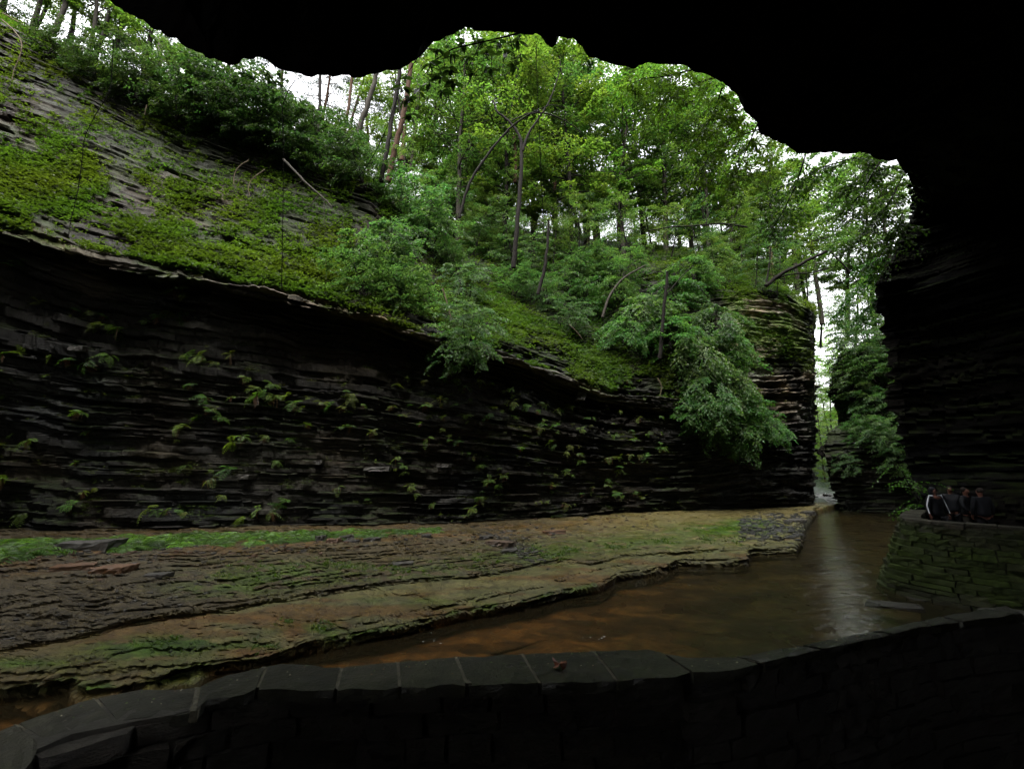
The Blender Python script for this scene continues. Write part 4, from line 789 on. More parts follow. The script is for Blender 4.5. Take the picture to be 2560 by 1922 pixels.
#PART3
# ------------------------------------------------------------------ ferns, ground cover
def fern_mesh(name, seed, nf, R, hang=0., pn=11, col=(.06, .15, .02), back=False):
    r = np.random.default_rng(seed); mb = MB()
    for f in range(nf):
        az = (math.pi*2*f/nf if back else -math.pi/2+(f/(nf-1)-.5)*3.0)+r.normal(0, .25); L_ = R*r.uniform(.6, 1.15); up = r.uniform(.5, 1.3) if not hang else r.uniform(-.2, 1.1)
        d = np.array([math.cos(az), math.sin(az), 0]); t = np.linspace(0, 1, 7)
        P = d*(t*L_*(1 if not hang else .8))[:, None]+np.array([0, 0, 1])*((up*t*.9-((.55+.45*hang) if back is False else .75+up*.35)*t**2*(1 if back is False else 1))*L_)[:, None]
        mb.tube(P, (.006, .002), 3, (.06, .07, .02))
        tt_ = np.linspace(.12, .97, pn); Q = np.stack([np.interp(tt_, t, P[:, i]) for i in range(3)], -1); T_ = nrm(np.gradient(P, axis=0)); TQ = np.stack([np.interp(tt_, t, T_[:, i]) for i in range(3)], -1)
        s_ = nrm(np.cross(TQ, [0, 0, 1])); w_ = R*.30*np.sin(np.pi*np.clip(tt_*.93+.1, 0, 1))**.8
        for sg in (-1, 1):
            c = np.array(col)*r.uniform(.75, 1.25)*r.uniform(.85, 1.15, (pn, 1)); mb.leaves(Q, s_*sg+TQ*.45+np.array([0, 0, -.12]), np.cross(s_, TQ)+r.normal(0, .15, (pn, 3)), w_, np.full(pn, R*.06), c, .1, .1)
    return mb
FW = [fern_mesh('fern', 70+i, [5, 7, 3, 6, 4, 8, 5, 6][i], [.5, .42, .55, .36, .6, .45, .5, .4][i], [.2, .5, .9][i % 3], 9, (.05+.012*(i % 4), .125, .02)).mesh('fern', M_FERN) for i in range(8)]
# brown old fronds hanging under each wall fern
def skirt(seed):
    r = np.random.default_rng(seed); mb = MB()
    for f in range(12):
        x = r.normal(0, .09); L_ = r.uniform(.12, .34); t = np.linspace(0, 1, 4); P = np.stack([x+t*r.normal(0, .04), -.05-t*.03+0*t, .0-t*L_], -1); mb.tube(P, (.012, .005), 3, (.10, .055, .025))
    return mb.mesh('old_fronds', M_FERN)
SK = [skirt(5), skirt(6)]
fern_spots = [(170, 672), (205, 676), (228, 684), (370, 680), (395, 690), (430, 772), (445, 778), (410, 768), (470, 782), (90, 655), (25, 570), (60, 578), (150, 780), (165, 790), (190, 786), (210, 800), (120, 775), (45, 765), (15, 768), (245, 770), (530, 822), (540, 840), (556, 858), (572, 845), (385, 632), (405, 640), (412, 830), (400, 770), (345, 688), (235, 705), (262, 715), (305, 790), (385, 925), (395, 920), (500, 770), (620, 862), (640, 870), (665, 862), (600, 855), (655, 885), (700, 870), (720, 880), (180, 890), (220, 700), (530, 945), (505, 955), (485, 905), (470, 885), (455, 890), (500, 1010), (610, 1095), (625, 1085), (560, 1100), (345, 1100), (365, 1102), (390, 1100), (400, 1108), (325, 1098), (590, 1110), (530, 1125), (185, 1068), (215, 1060), (20, 1035), (50, 1110), (160, 1090), (320, 700), (450, 860), (430, 905), (740, 885), (765, 860), (790, 875)]
rr_ = np.random.default_rng(5)
diag = [((1090, 1010), (1010, 1120), 12), ((1240, 1010), (1150, 1090), 9), ((1420, 960), (1230, 1100), 15), ((1300, 880), (900, 900), 12), ((880, 800), (1150, 850), 11), ((840, 880), (1000, 870), 10), ((1100, 900), (1400, 940), 12), ((860, 1000), (900, 1060), 8), ((940, 940), (1000, 945), 6), ((1000, 985), (1060, 1000), 5), ((1180, 960), (1380, 1000), 12), ((1310, 1060), (1400, 1080), 7), ((960, 855), (1150, 880), 8), ((1440, 930), (1400, 1000), 6), ((1090, 860), (1340, 900), 8)]
for a, b_, n_ in diag:
    for k in range(n_):
        t = (k+.5)/n_+rr_.normal(0, .04); fern_spots.append((a[0]+(b_[0]-a[0])*t+rr_.normal(0, 9), a[1]+(b_[1]-a[1])*t+rr_.normal(0, 9)))
for _ in range(58): fern_spots.append((rr_.uniform(0, 1650), rr_.uniform(800, 1090)))
def fern_zone(dx, dy):
    v = 'just below the overhanging ledge' if dy < 700+max(0, dx-300)*.17 else ('halfway up the dark cliff' if dy < 950 else 'low on the dark cliff')
    hz = 'at the left' if dx < 420 else ('left of centre' if dx < 800 else ('at centre' if dx < 1150 else 'near the rock tower'))
    return v+' '+hz
for i, (dx, dy) in enumerate(fern_spots):
    p, k = cliffq(dx*S_, dy*S_); big_ = i < 70; s_ = (rr_.uniform(.6, 1.35) if big_ else rr_.uniform(.35, 1.1))
    if (dx, dy) in [(430, 772), (445, 778)]: s_ = 1.5
    e = link('fern', FW[int(rr_.integers(8))]); e.location = p+np.array([0, -.12, .03]); e.rotation_euler = (rr_.uniform(-.3, .4), rr_.normal(0, .35), rr_.normal(-.2, .7)); s_ *= 1.0; e.scale = (s_*rr_.uniform(.8, 1.3), s_, s_)
    e['category'] = 'fern'; e['group'] = 'ferns growing on the dark cliff'
    if i % 2 == 0: link('old_fronds', SK[i % 4//2], e)
    REG.append((e, ('large ' if s_ > 1.0 else ('small ' if s_ < .7 else ''))+'green fern', fern_zone(dx, dy)))
# fern bank on the shelf along the foot of the cliff
FB = [fern_mesh('f', 90+i, 9, .6, 0, 11, (.058, .12, .016), True) for i in range(5)]
mb = MB()
def merge(mb, src, loc, s, rz, cm=1.):
    c, s2_ = math.cos(rz), math.sin(rz); R = np.array([[c, -s2_, 0], [s2_, c, 0], [0, 0, 1]]).T
    for v, f, cc in zip(src.v, src.f, src.c):
        pass
    V = np.concatenate(src.v)@R*s+np.asarray(loc); mb.v.append(V); mb.f.append(np.concatenate(src.f)+mb.n); mb.n += len(V); mb.c.append(np.concatenate(src.c)*cm)
for k in range(330):
    px = rr_.uniform(-60, 1090)**1.0; b0 = np.interp(px, T_x, T_y); wd = np.interp(px, [-60, 150, 300, 600, 900, 1080], [46, 40, 34, 26, 22, 8]); py = b0+6+rr_.uniform(0, 1)**1.3*wd
    if 110 < px < 285 and py > b0+14: continue
    p = shelf_pt(px, py); merge(mb, FB[k % 5], p-[0, 0, .03], rr_.uniform(.55, 1.1)*np.interp(px, [0, 500, 1000], [1.5, 1.15, .8]), rr_.uniform(0, 6.3), rr_.uniform(.6, 1.1)*(.45+.9*float(vn(px*.02, py*.06, 77))))
link('fern_bank', mb.mesh('fern_bank', M_FERN), kind='stuff')
# low plants on the sloping face above the ledge, on the gully ridge, and on the wooded hillside
px_, py_ = proj(CP); Vf = CP.reshape(-1, 3); Nf = CN.reshape(-1, 3); sf = CS.ravel(); pxf = px_.ravel(); pyf = py_.ravel(); dxf = pxf/S_; dyf = pyf/S_
pat = fbm(dxf*.011+dyf*.004, dyf*.02-dxf*.006, 201, 4)
slope = (sf > 9.5) & (sf < 22) & (dxf > -60) & (dxf < 1750) & (Vf[:, 1] > 1)
lin = (dyf-np.interp(dxf, np.array(cols[:13])/S_, np.array(band_py[:13])/S_))/np.maximum(np.interp(dxf, np.array(cols[:13])/S_, np.array(lip_py[:13])/S_)-np.interp(dxf, np.array(cols[:13])/S_, np.array(band_py[:13])/S_), 20)
dens = sstep(.36, .62, pat+.16*(lin-.5)+.12*sstep(250, 600, dxf)+.03+.10*(fbm(dxf*.05, dyf*.08, 207, 3)-.5)-.12*np.exp(-((dxf-250)/70)**2-((dyf-480)/80)**2*0))*slope*(.25+.75*sstep(.05, .6, lin))
dens = dens*np.where(dxf > 1450, .3, 1)*np.where(dxf > 760, sstep(.45, .58, fbm(dxf*.02, dyf*.035, 209, 3))*.8+.05, 1)
dens = dens+.9*slope*np.exp(-((dyf-np.interp(dxf, [1030, 1120, 1240, 1330], [640, 685, 745, 800]))/26)**2)*((dxf > 1010) & (dxf < 1360))
def cover(name, prob, n, size, nl, colr, spread, seed):
    r = np.random.default_rng(seed); pr = prob/prob.sum(); idx = r.choice(len(pr), n, p=pr); mb = MB(); P0 = Vf[idx]+Nf[idx]*.03
    tone = r.uniform(.65, 1.3, n)*(0.7+.6*vn(Vf[idx, 0]*1.3, Vf[idx, 2]*1.3, seed+1)); yl = vn(Vf[idx, 0]*.5, Vf[idx, 2]*.6, seed+2)
    for k in range(nl):
        az = r.uniform(0, 6.283, n); up = r.uniform(.05, 1.0, n); D = np.stack([np.cos(az), np.sin(az)-.35, up-.3], -1); off = r.normal(0, spread, (n, 3)); off[:, 2] = np.abs(off[:, 2])*.8; P = P0+off*np.array([1.4, .6, 1])-np.array([0, .04, 0])
        sz = size*r.uniform(.55, 1.3, n); c = np.array(colr)*tone[:, None]*np.stack([.75+.6*yl, np.ones(n), np.full(n, .9)], -1); mb.leaves(P, D, np.array([0, -.3, 1])+r.normal(0, .35, (n, 3)), sz, sz*.5, c)
    return link(name, mb.mesh(name, M_FERN), kind='stuff')
cover('ground_cover', (dens**1.3+.10*slope*(dxf < 760)*sstep(.3, .7, fbm(dxf*.07, dyf*.1, 210, 2))), 17000, .165, 6, (.031, .064, .014), .085, 301)
hd = ((sf >= 21) & (dxf > -80) & (dxf < 1800) & (Vf[:, 1] < 70)).astype(float)
cover('undergrowth', hd+1e-9, 7000, .2, 5, (.026, .052, .012), .16, 302)
md = (slope & (dxf > 820) & (dxf < 1700) & (lin < .75)).astype(float)*(.2+sstep(.45, .6, pat)); cover('undergrowth', md+1e-9, 5000, .16, 5, (.026, .055, .013), .12, 303)
wd_ = ((sf > .4) & (sf < 9.4) & (dxf > -60) & (dxf < 1700)).astype(float)*sstep(.58, .68, fbm(dxf*.02, dyf*.05, 205, 3))*sstep(.1, .5, Nf[:, 2]); cover('cliff_moss', wd_+1e-9, 3500, .07, 4, (.03, .055, .007), .04, 304)
# tufts growing in the joints of the rock shelf
mb = MB(); r = np.random.default_rng(31)
def tuft(px, py, n, size, sp, c):
    for _ in range(n):
        p = shelf_pt(px+r.normal(0, sp*3), py+r.normal(0, sp)); k = 7; az = r.uniform(0, 6.3, k); D = np.stack([np.cos(az), np.sin(az), r.uniform(.2, 1.4, k)], -1); sz = size*r.uniform(.5, 1.2, k)
        mb.leaves(p+r.normal(0, size*.4, (k, 3))*[1, 1, .3], D, np.array([0, 0, 1])+r.normal(0, .3, (k, 3)), sz, sz*.5, np.array(c)*.55*r.uniform(.7, 1.3, (k, 1)))
for (dx, dy, n, sprd) in [(560, 1235, 26, 12), (640, 1225, 22, 10), (700, 1215, 16, 8), (730, 1225, 16, 6), (770, 1225, 14, 7), (860, 1235, 22, 7), (820, 1225, 10, 6), (600, 1255, 14, 8), (900, 1240, 14, 6), (375, 1382, 8, 3), (1190, 1200, 26, 7), (1230, 1190, 16, 6), (1150, 1190, 12, 6), (1330, 1185, 18, 8), (1430, 1175, 22, 7), (1530, 1165, 16, 6), (1590, 1165, 10, 5), (1640, 1130, 14, 3), (1500, 1140, 8, 6), (490, 1250, 8, 8), (330, 1395, 8, 9), (620, 1345, 8, 3), (1040, 1215, 12, 8), (960, 1225, 10, 6), (700, 1355, 10, 5), (560, 1395, 8, 8)]:
    tuft(dx*S_, dy*S_, n, .07 if dx < 1000 else .1, sprd, (.06, .14, .02))
link('ledge_plants', mb.mesh('ledge_plants', M_FERN), kind='stuff')

# ------------------------------------------------------------------ loose rock
M_STONE = rock_mat('loose_shale', 3.0, (.3, .65), .5, 2, .4)
def rock(seed, sx, sy, sz, col, name='rock'):
    mb = MB(); r = np.random.default_rng(seed); c = np.array([[-1, -1], [1, -1], [1, 1], [-1, 1]])*[sx, sy]*r.uniform(.65, 1.1, (4, 2)); rock_box(mb, c, -sz*.35, sz*.65, (7, 4, 3), min(sx, sy, sz)*.13, seed, col, 0)
    V = np.concatenate(mb.v); V[:, 0] += V[:, 2]*.25; k = V[:, 2] > sz*.3; V[k, 2] += V[k, 0]*.04; mb.v = [V]; return mb.mesh(name, M_STONE)
G_ = np.array([.020, .018, .014]); RU = np.array([.045, .02, .006])
for i, (dx, dy, sx, sy, sz, c, rz, lb) in enumerate([(178, 1190, .8, .4, .3, G_*1.0, .15, 'long flat dark boulder lying among the ferns at far left'), (240, 1236, .42, .25, .2, RU*1.3, .1, 'rounded orange rock on the rusty ledge at left'), (160, 1225, .5, .25, .15, RU*1.1, .2, 'orange rock slab left of the rounded orange rock'), (692, 1170, .2, .15, .22, G_, .5, 'upright dark rock in the fern bank, left of two'), (718, 1180, .22, .15, .16, RU*1.2, .2, 'small orange rock beside the upright dark rock'), (745, 1168, .28, .18, .16, G_, .3, 'dark grey rock right of the small orange rock'),
        (760, 1176, .3, .15, .12, G_*.8, .0, 'flat dark rock at the front of the fern bank'), (800, 1172, .28, .2, .13, G_*1.2, .4, 'grey rock where the fern bank thins out'), (920, 1160, .2, .15, .13, G_*.9, .4, 'small rock near the right end of the fern bank'), (1080, 1178, .55, .25, .2, RU*.6+G_*.4, -.6, 'tilted brown slab standing out on the rock shelf'), (1050, 1165, .35, .2, .15, G_, .2, 'dark slab behind the tilted brown slab'), (1100, 1195, .3, .2, .1, G_*.8, .2, 'small flat shale piece below the tilted slab'),
        (1195, 1152, .5, .18, .12, RU*1.2, .1, 'orange stained rock near the cliff foot at centre'), (1720, 1127, .4, .3, .16, G_*1.5, .2, 'pale slab at the foot of the rock tower'), (1800, 1108, .35, .25, .14, G_*1.2, .0, 'flat stone in the water below the gap'), (1745, 1110, .45, .3, .2, G_*1.1, .4, 'grey block beside the tower foot'), (870, 1222, .3, .18, .08, G_*1.4, .3, 'pale grey slate piece on the ledge left of centre'), (335, 1253, .3, .2, .1, G_, .1, 'loose dark plate on the left ledges')]):
    me = rock(600+i, sx, sy, sz, c); p = shelf_pt(dx*S_, dy*S_); o = thing('rock', lb, 'rock', p, me); o.rotation_euler = (0, 0, rz)
for i, (X, Y, z, sx, sy, sz, lb) in enumerate([(11.3, 9.6, .05, .75, .5, .35, 'low mossy boulder at the foot of the retaining wall'), (10.0, 9.2, 0, .55, .4, .2, 'wet boulder in the stream below the retaining wall'), (9.2, 8.3, -.02, .45, .3, .13, 'flat wet rock nearest the near parapet in the stream'), (10.6, 10.4, .0, .6, .35, .2, 'ledge stone under the curve of the retaining wall')]):
    o = thing('boulder', lb, 'boulder', (X, Y, z), rock(640+i, sx, sy, sz, G_*.9, 'boulder'))
for i, (px, py, sx, sy, lb) in enumerate([(2240, 1515, .5, .3, 'dark wet slab below the mossy retaining wall'), (2360, 1500, .6, .35, 'broad wet slab between the two stone walls'), (2480, 1478, .6, .35, 'wet slab at the right edge below the mossy wall')]):
    X_ = atZ(px, py, -.015); o = thing('flat_rock', lb, 'rock slab', X_, rock(690+i, sx*1.2, sy, .07, G_*.8, 'flat_rock')); o.rotation_euler = (0, 0, -.5+.2*i); o.data.materials[0] = M_CAP
o = thing('rock', 'dark block wedged in the cliff below the bright ledges', 'rock', at_cliff(1255, 862, .25), rock(660, .3, .3, .45, G_*1.3))
for i, (dx, dy, sx) in enumerate([(530, 1028, .3), (810, 1015, .55), (960, 1005, .32), (690, 997, .15), (170, 760, .25)]):
    lbs = ['pale blunt stone jutting from the lower dark cliff', 'pale flat tongue of rock jutting from the dark cliff', 'smaller pale rock tongue right of the flat one', 'small pale stone knob between two jutting stones', 'rough jutting stone under the left ferns']
    o = thing('jutting_stone', lbs[i], 'stone', at_cliff(dx, dy, .05), rock(670+i, sx, .22, .16, G_*1.5, 'jutting_stone'))
def shards(name, n, fx, fy, size, colr, seed, ok=None):
    r = np.random.default_rng(seed); mb = MB()
    for k in range(n):
        px = fx(r); py = fy(r, px); p = shelf_pt(px, py)
        if p[2] < -.05: continue
        s = size*r.uniform(.4, 1.5); a = r.uniform(0, 6.3); c, s3 = math.cos(a), math.sin(a); q = np.array([[-1, -.6], [1, -.5], [.8, .6], [-.7, .5]])*s*r.uniform(.6, 1.2, (4, 2)); q = q@np.array([[c, s3], [-s3, c]])+p[:2]
        rock_box(mb, q, p[2]-.02, p[2]+s*r.uniform(.15, .5), (1, 1, 1), s*.12, int(r.integers(1e6)), np.array(colr(r)), 0)
    return link(name, mb.mesh(name, M_STONE), kind='stuff')
shards('scree', 800, lambda r: r.uniform(1850, 2080), lambda r, x: r.normal(1315, 17), .10, lambda r: G_*r.uniform(.5, 1.5)*np.array([.9, 1, 1.15]), 1)
shards('loose_shale', 420, lambda r: r.uniform(0, 1700), lambda r, x: np.interp(x, T_x, T_y)+np.interp(x, [0, 700, 1700], [60, 45, 10])+r.normal(0, 14), .07, lambda r: (RU*r.uniform(.5, 1.4) if r.random() < .4 else G_*r.uniform(.5, 1.5)), 2)
shards('loose_shale', 260, lambda r: r.normal(1290, 35), lambda r, x: 1370+(x-1290)*.45+r.normal(0, 14), .07, lambda r: G_*r.uniform(.5, 1.7), 3)
shards('loose_shale', 160, lambda r: r.uniform(0, 1500), lambda r, x: np.interp(x, B_x, B_y)-r.uniform(5, 90), .045, lambda r: G_*r.uniform(.5, 1.4), 4)

# ------------------------------------------------------------------ cascade, foam, rain splashes
M_FOAM = plain('white_water', (.3, .31, .3), .3)
mb = MB(); r = np.random.default_rng(8)
c0 = atZ(1752*S_, 1078*S_, 0.25); c1 = atZ(1822*S_, 1078*S_, .25)
xs_ = np.linspace(0, 1, 26); ys_ = np.linspace(0, 1, 10); A = c0+(c1-c0)*xs_[:, None]
Pg = A[None]+np.stack([0*ys_, -2.6*ys_, .35*(1-ys_)], -1)[:, None]; Pg = Pg+r.normal(0, .05, Pg.shape); Pg[..., 2] += .12*np.floor(3*(1-ys_))[:, None]/3
mb.add(Pg.reshape(-1, 3), grid_faces(10, 26)); o = link('cascade', mb.mesh('cascade', M_FOAM, True), label='small white cascade spilling through the gap', category='cascade')
mb = MB()
for (px, py, n_, sp_) in [(1085, 1600, 7, 24), (1495, 1592, 5, 14)]:
    for _ in range(n_):
        q3 = atZ(px+r.normal(0, sp_), py+r.normal(0, sp_*.3), .006); s = r.uniform(.006, .02); a = np.linspace(0, 6.283, 7)[:-1]
        V = np.c_[q3[0]+np.cos(a)*s*r.uniform(.7, 1.6), q3[1]+np.sin(a)*s, np.full(6, q3[2])]; V = np.r_[V, [[q3[0], q3[1], q3[2]+s*.15]]]; mb.add(V, [[i, (i+1) % 6, 6] for i in range(6)], (1, 1, 1))
link('foam', mb.mesh('foam', M_FOAM, True), kind='stuff')
mb = MB()
for _ in range(110):
    px = 2180-abs(r.normal(0, 300)); py = r.uniform(1385, 1600); 
    if float(shelf_h(np.array([px]), np.array([py]))[0]) > -.03: continue
    q3 = atZ(px, py, .0); s = r.uniform(.004, .009)*q3[1]/8; hgt = .003; a = np.linspace(0, 6.283, 5)[:-1]
    V = np.r_[np.c_[q3[0]+np.cos(a)*s, q3[1]+np.sin(a)*s, np.full(4, .001)], [[q3[0], q3[1], hgt]]]; mb.add(V, [[i, (i+1) % 4, 4] for i in range(4)])
link('rain_splashes', mb.mesh('rain_splashes', plain('splash', (.3, .31, .3), .2)), kind='stuff')
# red-brown fallen leaf and bits on the coping
def lobed(n, R, name, mat):
    mb = MB(); a = np.linspace(0, 6.283, n*4+1)[:-1]; rad = R*(.45+.55*np.abs(np.cos(a*n/2))**1.5); V = np.c_[np.cos(a)*rad, np.sin(a)*rad, .018*np.sin(a*3)+.012*np.cos(a*5)]; V = np.r_[V, [[0, 0, .004]]]; k = len(a)
    mb.add(V, [[i, (i+1) % k, k] for i in range(k)], (.19, .055, .018)); return mb.mesh(name, mat)
o = thing('fallen_leaf', 'curled red-brown fallen leaf lying on the wet coping', 'leaf', atZ(1398, 1660, ZC+.022), lobed(5, .045, 'fallen_leaf', M_STONE))
mb = MB()
for _ in range(170):
    px = r.uniform(100, 2200); f_ = r.random()**2; py = np.interp(px, out[:, 0], out[:, 1])*(1-f_*.6)+np.interp(px, inn[:, 0], inn[:, 1])*f_*.6+2; q3 = atZ(px, py, ZC+.006-(.03 if px < 487 else 0)); s = r.uniform(.003, .008); a = r.uniform(0, 6.3)
    d = np.array([math.cos(a), math.sin(a), 0]); e_ = np.array([-d[1], d[0], 0]); c = [(.45, .42, .3), (.12, .2, .04), (.2, .1, .04)][int(r.integers(3))]; mb.add([q3-d*s, q3+e_*s*.5, q3+d*s, q3-e_*s*.5+[0, 0, .003]], [[0, 1, 2, 3]], c)
link('leaf_litter', mb.mesh('leaf_litter', M_STONE), kind='stuff')

# ------------------------------------------------------------------ far hillside in the gap
V = []; xs_ = np.linspace(22, 90, 40); ys_ = np.linspace(44.5, 130, 40); X_, Y_ = np.meshgrid(xs_, ys_); Z_ = -.6+(.5+sstep(48, 100, Y_)*11*(.8+.4*vn(X_*.1, Y_*.1, 9))+np.abs(X_-33-(Y_-48)*.6)*.4)*sstep(44.4, 47.5, Y_)+sstep(45, 46, Y_)*.5
mb = MB(); mb.add(np.stack([X_, Y_, Z_], -1).reshape(-1, 3), grid_faces(40, 40), (.010, .026, .004)); link('hill', mb.mesh('hill', M_SHELF, True), kind='structure')
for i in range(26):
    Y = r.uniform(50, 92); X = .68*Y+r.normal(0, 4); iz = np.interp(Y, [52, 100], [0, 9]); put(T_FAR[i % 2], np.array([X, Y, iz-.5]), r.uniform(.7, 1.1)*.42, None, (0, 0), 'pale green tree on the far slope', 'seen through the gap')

def sky_block_wall(pts, lean=1.5, top=38):  # unseen gorge cliffs beside the view, added and curved to shut out sky light
    pts = np.array(pts, float); n = len(pts); t = np.linspace(0, n-1, n*8); x = np.interp(t, range(n), pts[:, 0]); y = np.interp(t, range(n), pts[:, 1])
    zz = np.concatenate([np.linspace(-1, top, 40), [top, top]]); X, Z = np.meshgrid(x, zz); Y = np.meshgrid(y, zz)[0].copy(); Y[:-2] += (fbm(X*.2, Z*.5, 401, 4)[:-2]-.5)*2.5+lean*sstep(0, 12, Z[:-2])
    Y[-2] -= 20; Y[-1] -= 120; mb = MB(); mb.add(np.stack([X, Y, Z], -1).reshape(-1, 3), grid_faces(*X.shape), (.02, .018, .014)); link('cliff', mb.mesh('cliff', M_CLIFF), kind='structure')
sky_block_wall([(-11, -8), (-13, -5), (-16, -4), (-20, -3), (-26, 0), (-34, 8), (-42, 18), (-60, 30)])
sky_block_wall([(16, 2), (18, 14), (24, 19), (40, 24), (70, 30)])
# ------------------------------------------------------------------ hikers
M_JACKET = plain('black_jacket', (.006, .0065, .008), .4); M_SKIN = plain('skin', (.08, .036, .026), .5); M_STRIPE = plain('white_stripe', (.45, .46, .5), .5)
M_FACE = None; M_TROUS = plain('dark_trousers', (.006, .006, .007), .9); M_GREY = plain('grey_jacket', (.006, .0065, .008), .9); M_KHAKI = plain('khaki_trousers', (.010, .009, .007), .9); M_HAIR = plain('dark_hair', (.015, .012, .01), .8); M_GLASS = plain('dark_lenses', (.01, .01, .012), .1)
def skin_obj(name, pts, edges, rad, mat, parent, sub=2):
    me = bpy.data.meshes.new(name); me.from_pydata(pts, edges, []); me.materials.append(mat); o = link(name, me, parent); md = o.modifiers.new('skin', 'SKIN'); md.use_smooth_shade = True
    sv = me.skin_vertices[0].data
    for i, rr in enumerate(rad): sv[i].radius = rr if isinstance(rr, tuple) else (rr, rr)
    sv[0].use_root = True
    if sub: s = o.modifiers.new('sub', 'SUBSURF'); s.levels = sub; s.render_levels = sub
    return o
def person(label, loc, rz, jm, tm, armL, armR, legL, legR, tilt=.0, H=1.75, hood=False, stripes=False, back=False, bulk=1.0):
    root = link('person', None); root.location = loc; root.rotation_euler = (0, 0, rz); root['label'] = label; root['category'] = 'person'; root['group'] = 'hikers on the path'; root.scale = (H/1.75,)*3
    B = bulk; nk = (0, 0, 1.46); hd = (0, -.02-tilt*.08, 1.60)
    sh = {-1: (-.19*B, 0, 1.41), 1: (.19*B, 0, 1.41)}; arms = {-1: armL, 1: armR}; legs = {-1: legL, 1: legR}
    pts = [(0, 0, .95), (0, .0, 1.15), (0, 0, 1.36), nk, (0, -.01, 1.54), hd, (0, -.01+tilt*.05, 1.69)]; ed = [(0, 1), (1, 2), (2, 3), (3, 4), (4, 5), (5, 6)]; rad = [(.15*B, .11), (.15*B, .10), (.16*B, .10), .055, .062, (.082, .1), (.07, .085)]
    def add(p, par, r_): pts.append(p); ed.append((par, len(pts)-1)); rad.append(r_); return len(pts)-1
    nose = add((0, hd[1]-.115, hd[2]-.005+tilt*.03), 5, .014)
    for s in (-1, 1):
        a = add(sh[s], 2, .055); el, wr = arms[s]; b_ = add(el, a, .042); w_ = add(wr, b_, .028); d = nrm(np.array(wr)-np.array(el)); sd = np.array([0, 1., 0]); pm = add(tuple(np.array(wr)+d*.05), w_, (.04, .02))
        for k in range(4):
            o_ = sd*(k-1.5)*.02; f1 = add(tuple(np.array(wr)+d*.095+o_), pm, .009); add(tuple(np.array(wr)+d*(.135+.012*(k in (1, 2)))+o_+np.array([-s*.02, 0, 0])), f1, .008)
        t1 = add(tuple(np.array(wr)+d*.05+np.array([-s*.01, -.04, 0])), pm, .010); add(tuple(np.array(wr)+d*.085+np.array([-s*.015, -.05, 0])), t1, .009)
        h_ = add((s*.09*B, 0, .88), 0, .085); kn, an = legs[s]; k_ = add(kn, h_, .06); a_ = add(an, k_, .04); add((an[0], an[1]-.13, .03), a_, .035)
    skin_obj('body', pts, ed, rad, M_SKIN, root)
    # jacket
    pts = [(0, 0, .84), (0, 0, 1.0), (0, 0, 1.2), (0, 0, 1.36), (0, 0, 1.46)]; ed = [(0, 1), (1, 2), (2, 3), (3, 4)]; rad = [(.22*B, .17), (.21*B, .16), (.20*B, .15), (.19*B, .13), .085]
    for s in (-1, 1):
        a = add(sh[s], 3, .08); el, wr = arms[s]; b_ = add(el, a, .066); add(tuple(np.array(wr)*.97+np.array(el)*.03), b_, .05)
    skin_obj('jacket', pts, ed, rad, jm, root)
    pts = [(0, 0, .9)]; ed = []; rad = [(.17*B, .13)]
    for s in (-1, 1):
        h_ = add((s*.09*B, 0, .80), 0, .105); kn, an = legs[s]; k_ = add(kn, h_, .085); add((an[0], an[1], .08), k_, .07)
    skin_obj('trousers', pts, ed, rad, tm, root)
    for s in (-1, 1):
        an = legs[s][1]; skin_obj('shoe', [(an[0], an[1]+.05, .045), (an[0], an[1]-.06, .045), (an[0], an[1]-.17, .035)], [(0, 1), (1, 2)], [.05, .052, .04], M_HAIR, root, 1)
    if hood:
        skin_obj('hood', [(0, .02, 1.47), (0, .05, 1.58), (0, .045+tilt*.04, 1.68), (0, -.02, 1.73)], [(0, 1), (1, 2), (2, 3)], [(.12, .10), (.115, .095), (.11, .10), (.07, .07)], jm, root)
        skin_obj('sunglasses', [(-.06, -.115, 1.635), (0, -.125, 1.637), (.06, -.115, 1.635)], [(0, 1), (1, 2)], [(.012, .02)]*3, M_GLASS, root, 1)
        skin_obj('beard', [(-.03, -.10, 1.535), (0, -.115, 1.525), (.03, -.10, 1.535)], [(0, 1), (1, 2)], [(.025, .02)]*3, M_HAIR, root, 1)
    else: skin_obj('hair', [(0, .03, 1.58), (0, .02, 1.67), (0, -.03, 1.73)], [(0, 1), (1, 2)], [(.085, .085), (.093, .1), (.06, .06)], M_HAIR, root)
    if stripes:
        for s in (-1, 1):
            el, wr = arms[s]; P = np.array([np.array([s*.10, -.03, 1.475]), np.array(sh[s])+[s*.03, -.04, .075], np.array(sh[s])+[s*.083, -.03, -.03], np.array(el)+[s*.066, -.035, .03], np.array(wr)*.85+np.array(el)*.15+[s*.055, -.035, 0]])
            t = np.linspace(0, 4, 17); Q = np.stack([np.interp(t, range(5), P[:, i]) for i in range(3)], -1); mb = MB(); mb.tube(Q, .013 if s > 0 else .017, 5); link('sleeve_stripe', mb.mesh('sleeve_stripe', M_STRIPE, True), root)
        kn, an = legs[1]; mb = MB(); mb.tube([(.2, -.06, .78), (kn[0]+.085, kn[1]-.04, kn[2]), (an[0]+.07, an[1]-.03, .15)], .012, 5); link('trouser_stripe', mb.mesh('trouser_stripe', M_STRIPE, True), root)
    return root
def gp(px, Y, z=.8):
    p = atY(px, 1250, Y); p[2] = z; return p
st = ((-.13, 0, .48), (-.14, 0, .08)), ((.13, 0, .48), (.14, .02, .08))
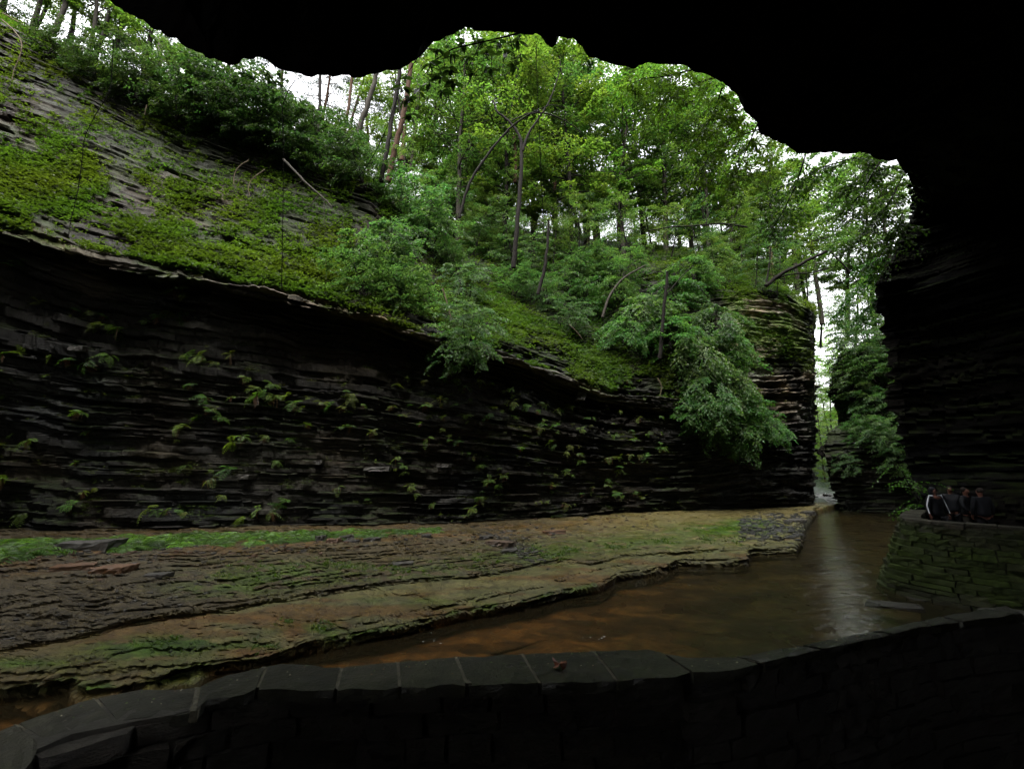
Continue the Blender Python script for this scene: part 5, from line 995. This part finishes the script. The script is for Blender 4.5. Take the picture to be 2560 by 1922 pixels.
person('person in a black hooded rain jacket with white sleeve stripes looking up, nearest the bush', gp(2336, 14.4), .25, M_JACKET, M_TROUS, ((-.33, .0, 1.16), (-.37, -.06, .92)), ((.34, .0, 1.16), (.40, -.05, .90)), *st, tilt=-.6, H=1.74, hood=True, stripes=True, bulk=1.2)
person('person in dark clothes half hidden behind the hooded hiker', gp(2378, 15.9), -.5, M_JACKET, M_TROUS, ((-.27, .02, 1.14), (-.25, -.1, .92)), ((.27, .02, 1.14), (.25, -.1, .92)), *st, H=1.7)
person('person in a dark jacket and khaki trousers with hands held out, mid-stride', gp(2415, 14.7), .3, M_JACKET, M_KHAKI, ((-.27, -.02, 1.16), (-.2, -.16, .98)), ((.28, -.03, 1.16), (.24, -.2, 1.03)), ((-.2, -.05, .48), (-.28, 0, .08)), ((.2, .05, .48), (.32, .1, .08)), H=1.72)
person('person in a grey jacket seen from behind, rightmost on the path', gp(2453, 14.3), 3.0, M_GREY, M_TROUS, ((-.27, .02, 1.14), (-.27, -.06, .9)), ((.27, .02, 1.14), (.26, -.06, .9)), *st, H=1.72)

# ------------------------------------------------------------------ labels: what it is, where it stands, and its place among its like
ORD = ['first', 'second', 'third', 'fourth', 'fifth', 'sixth', 'seventh', 'eighth', 'ninth', 'tenth', 'eleventh', 'twelfth', 'thirteenth', 'fourteenth', 'fifteenth', 'sixteenth', 'seventeenth', 'eighteenth', 'nineteenth', 'twentieth']
for k_ in range(1, 10): ORD.append('twenty-'+ORD[k_-1])
ORD.append('thirtieth')
for k_ in range(1, 10): ORD.append('thirty-'+ORD[k_-1])
zones = {}
for e, d, zn in REG: zones.setdefault((d, zn), []).append(e)
for (d, zn), L_ in zones.items():
    L_.sort(key=lambda e: float(proj(np.array(e.location)+np.array([0, 0, 1.]))[0]))
    n_ = len(L_)
    for k, e in enumerate(L_):
        if n_ == 1: e['label'] = f'{d} {zn}'
        elif n_ == 2: e['label'] = f'{d} {zn}, {["left", "right"][k]} of the two'
        elif k == 0: e['label'] = f'{d} {zn}, leftmost'
        elif k == n_-1: e['label'] = f'{d} {zn}, rightmost'
        else: e['label'] = f'{d} {zn}, {ORD[k]} from left'
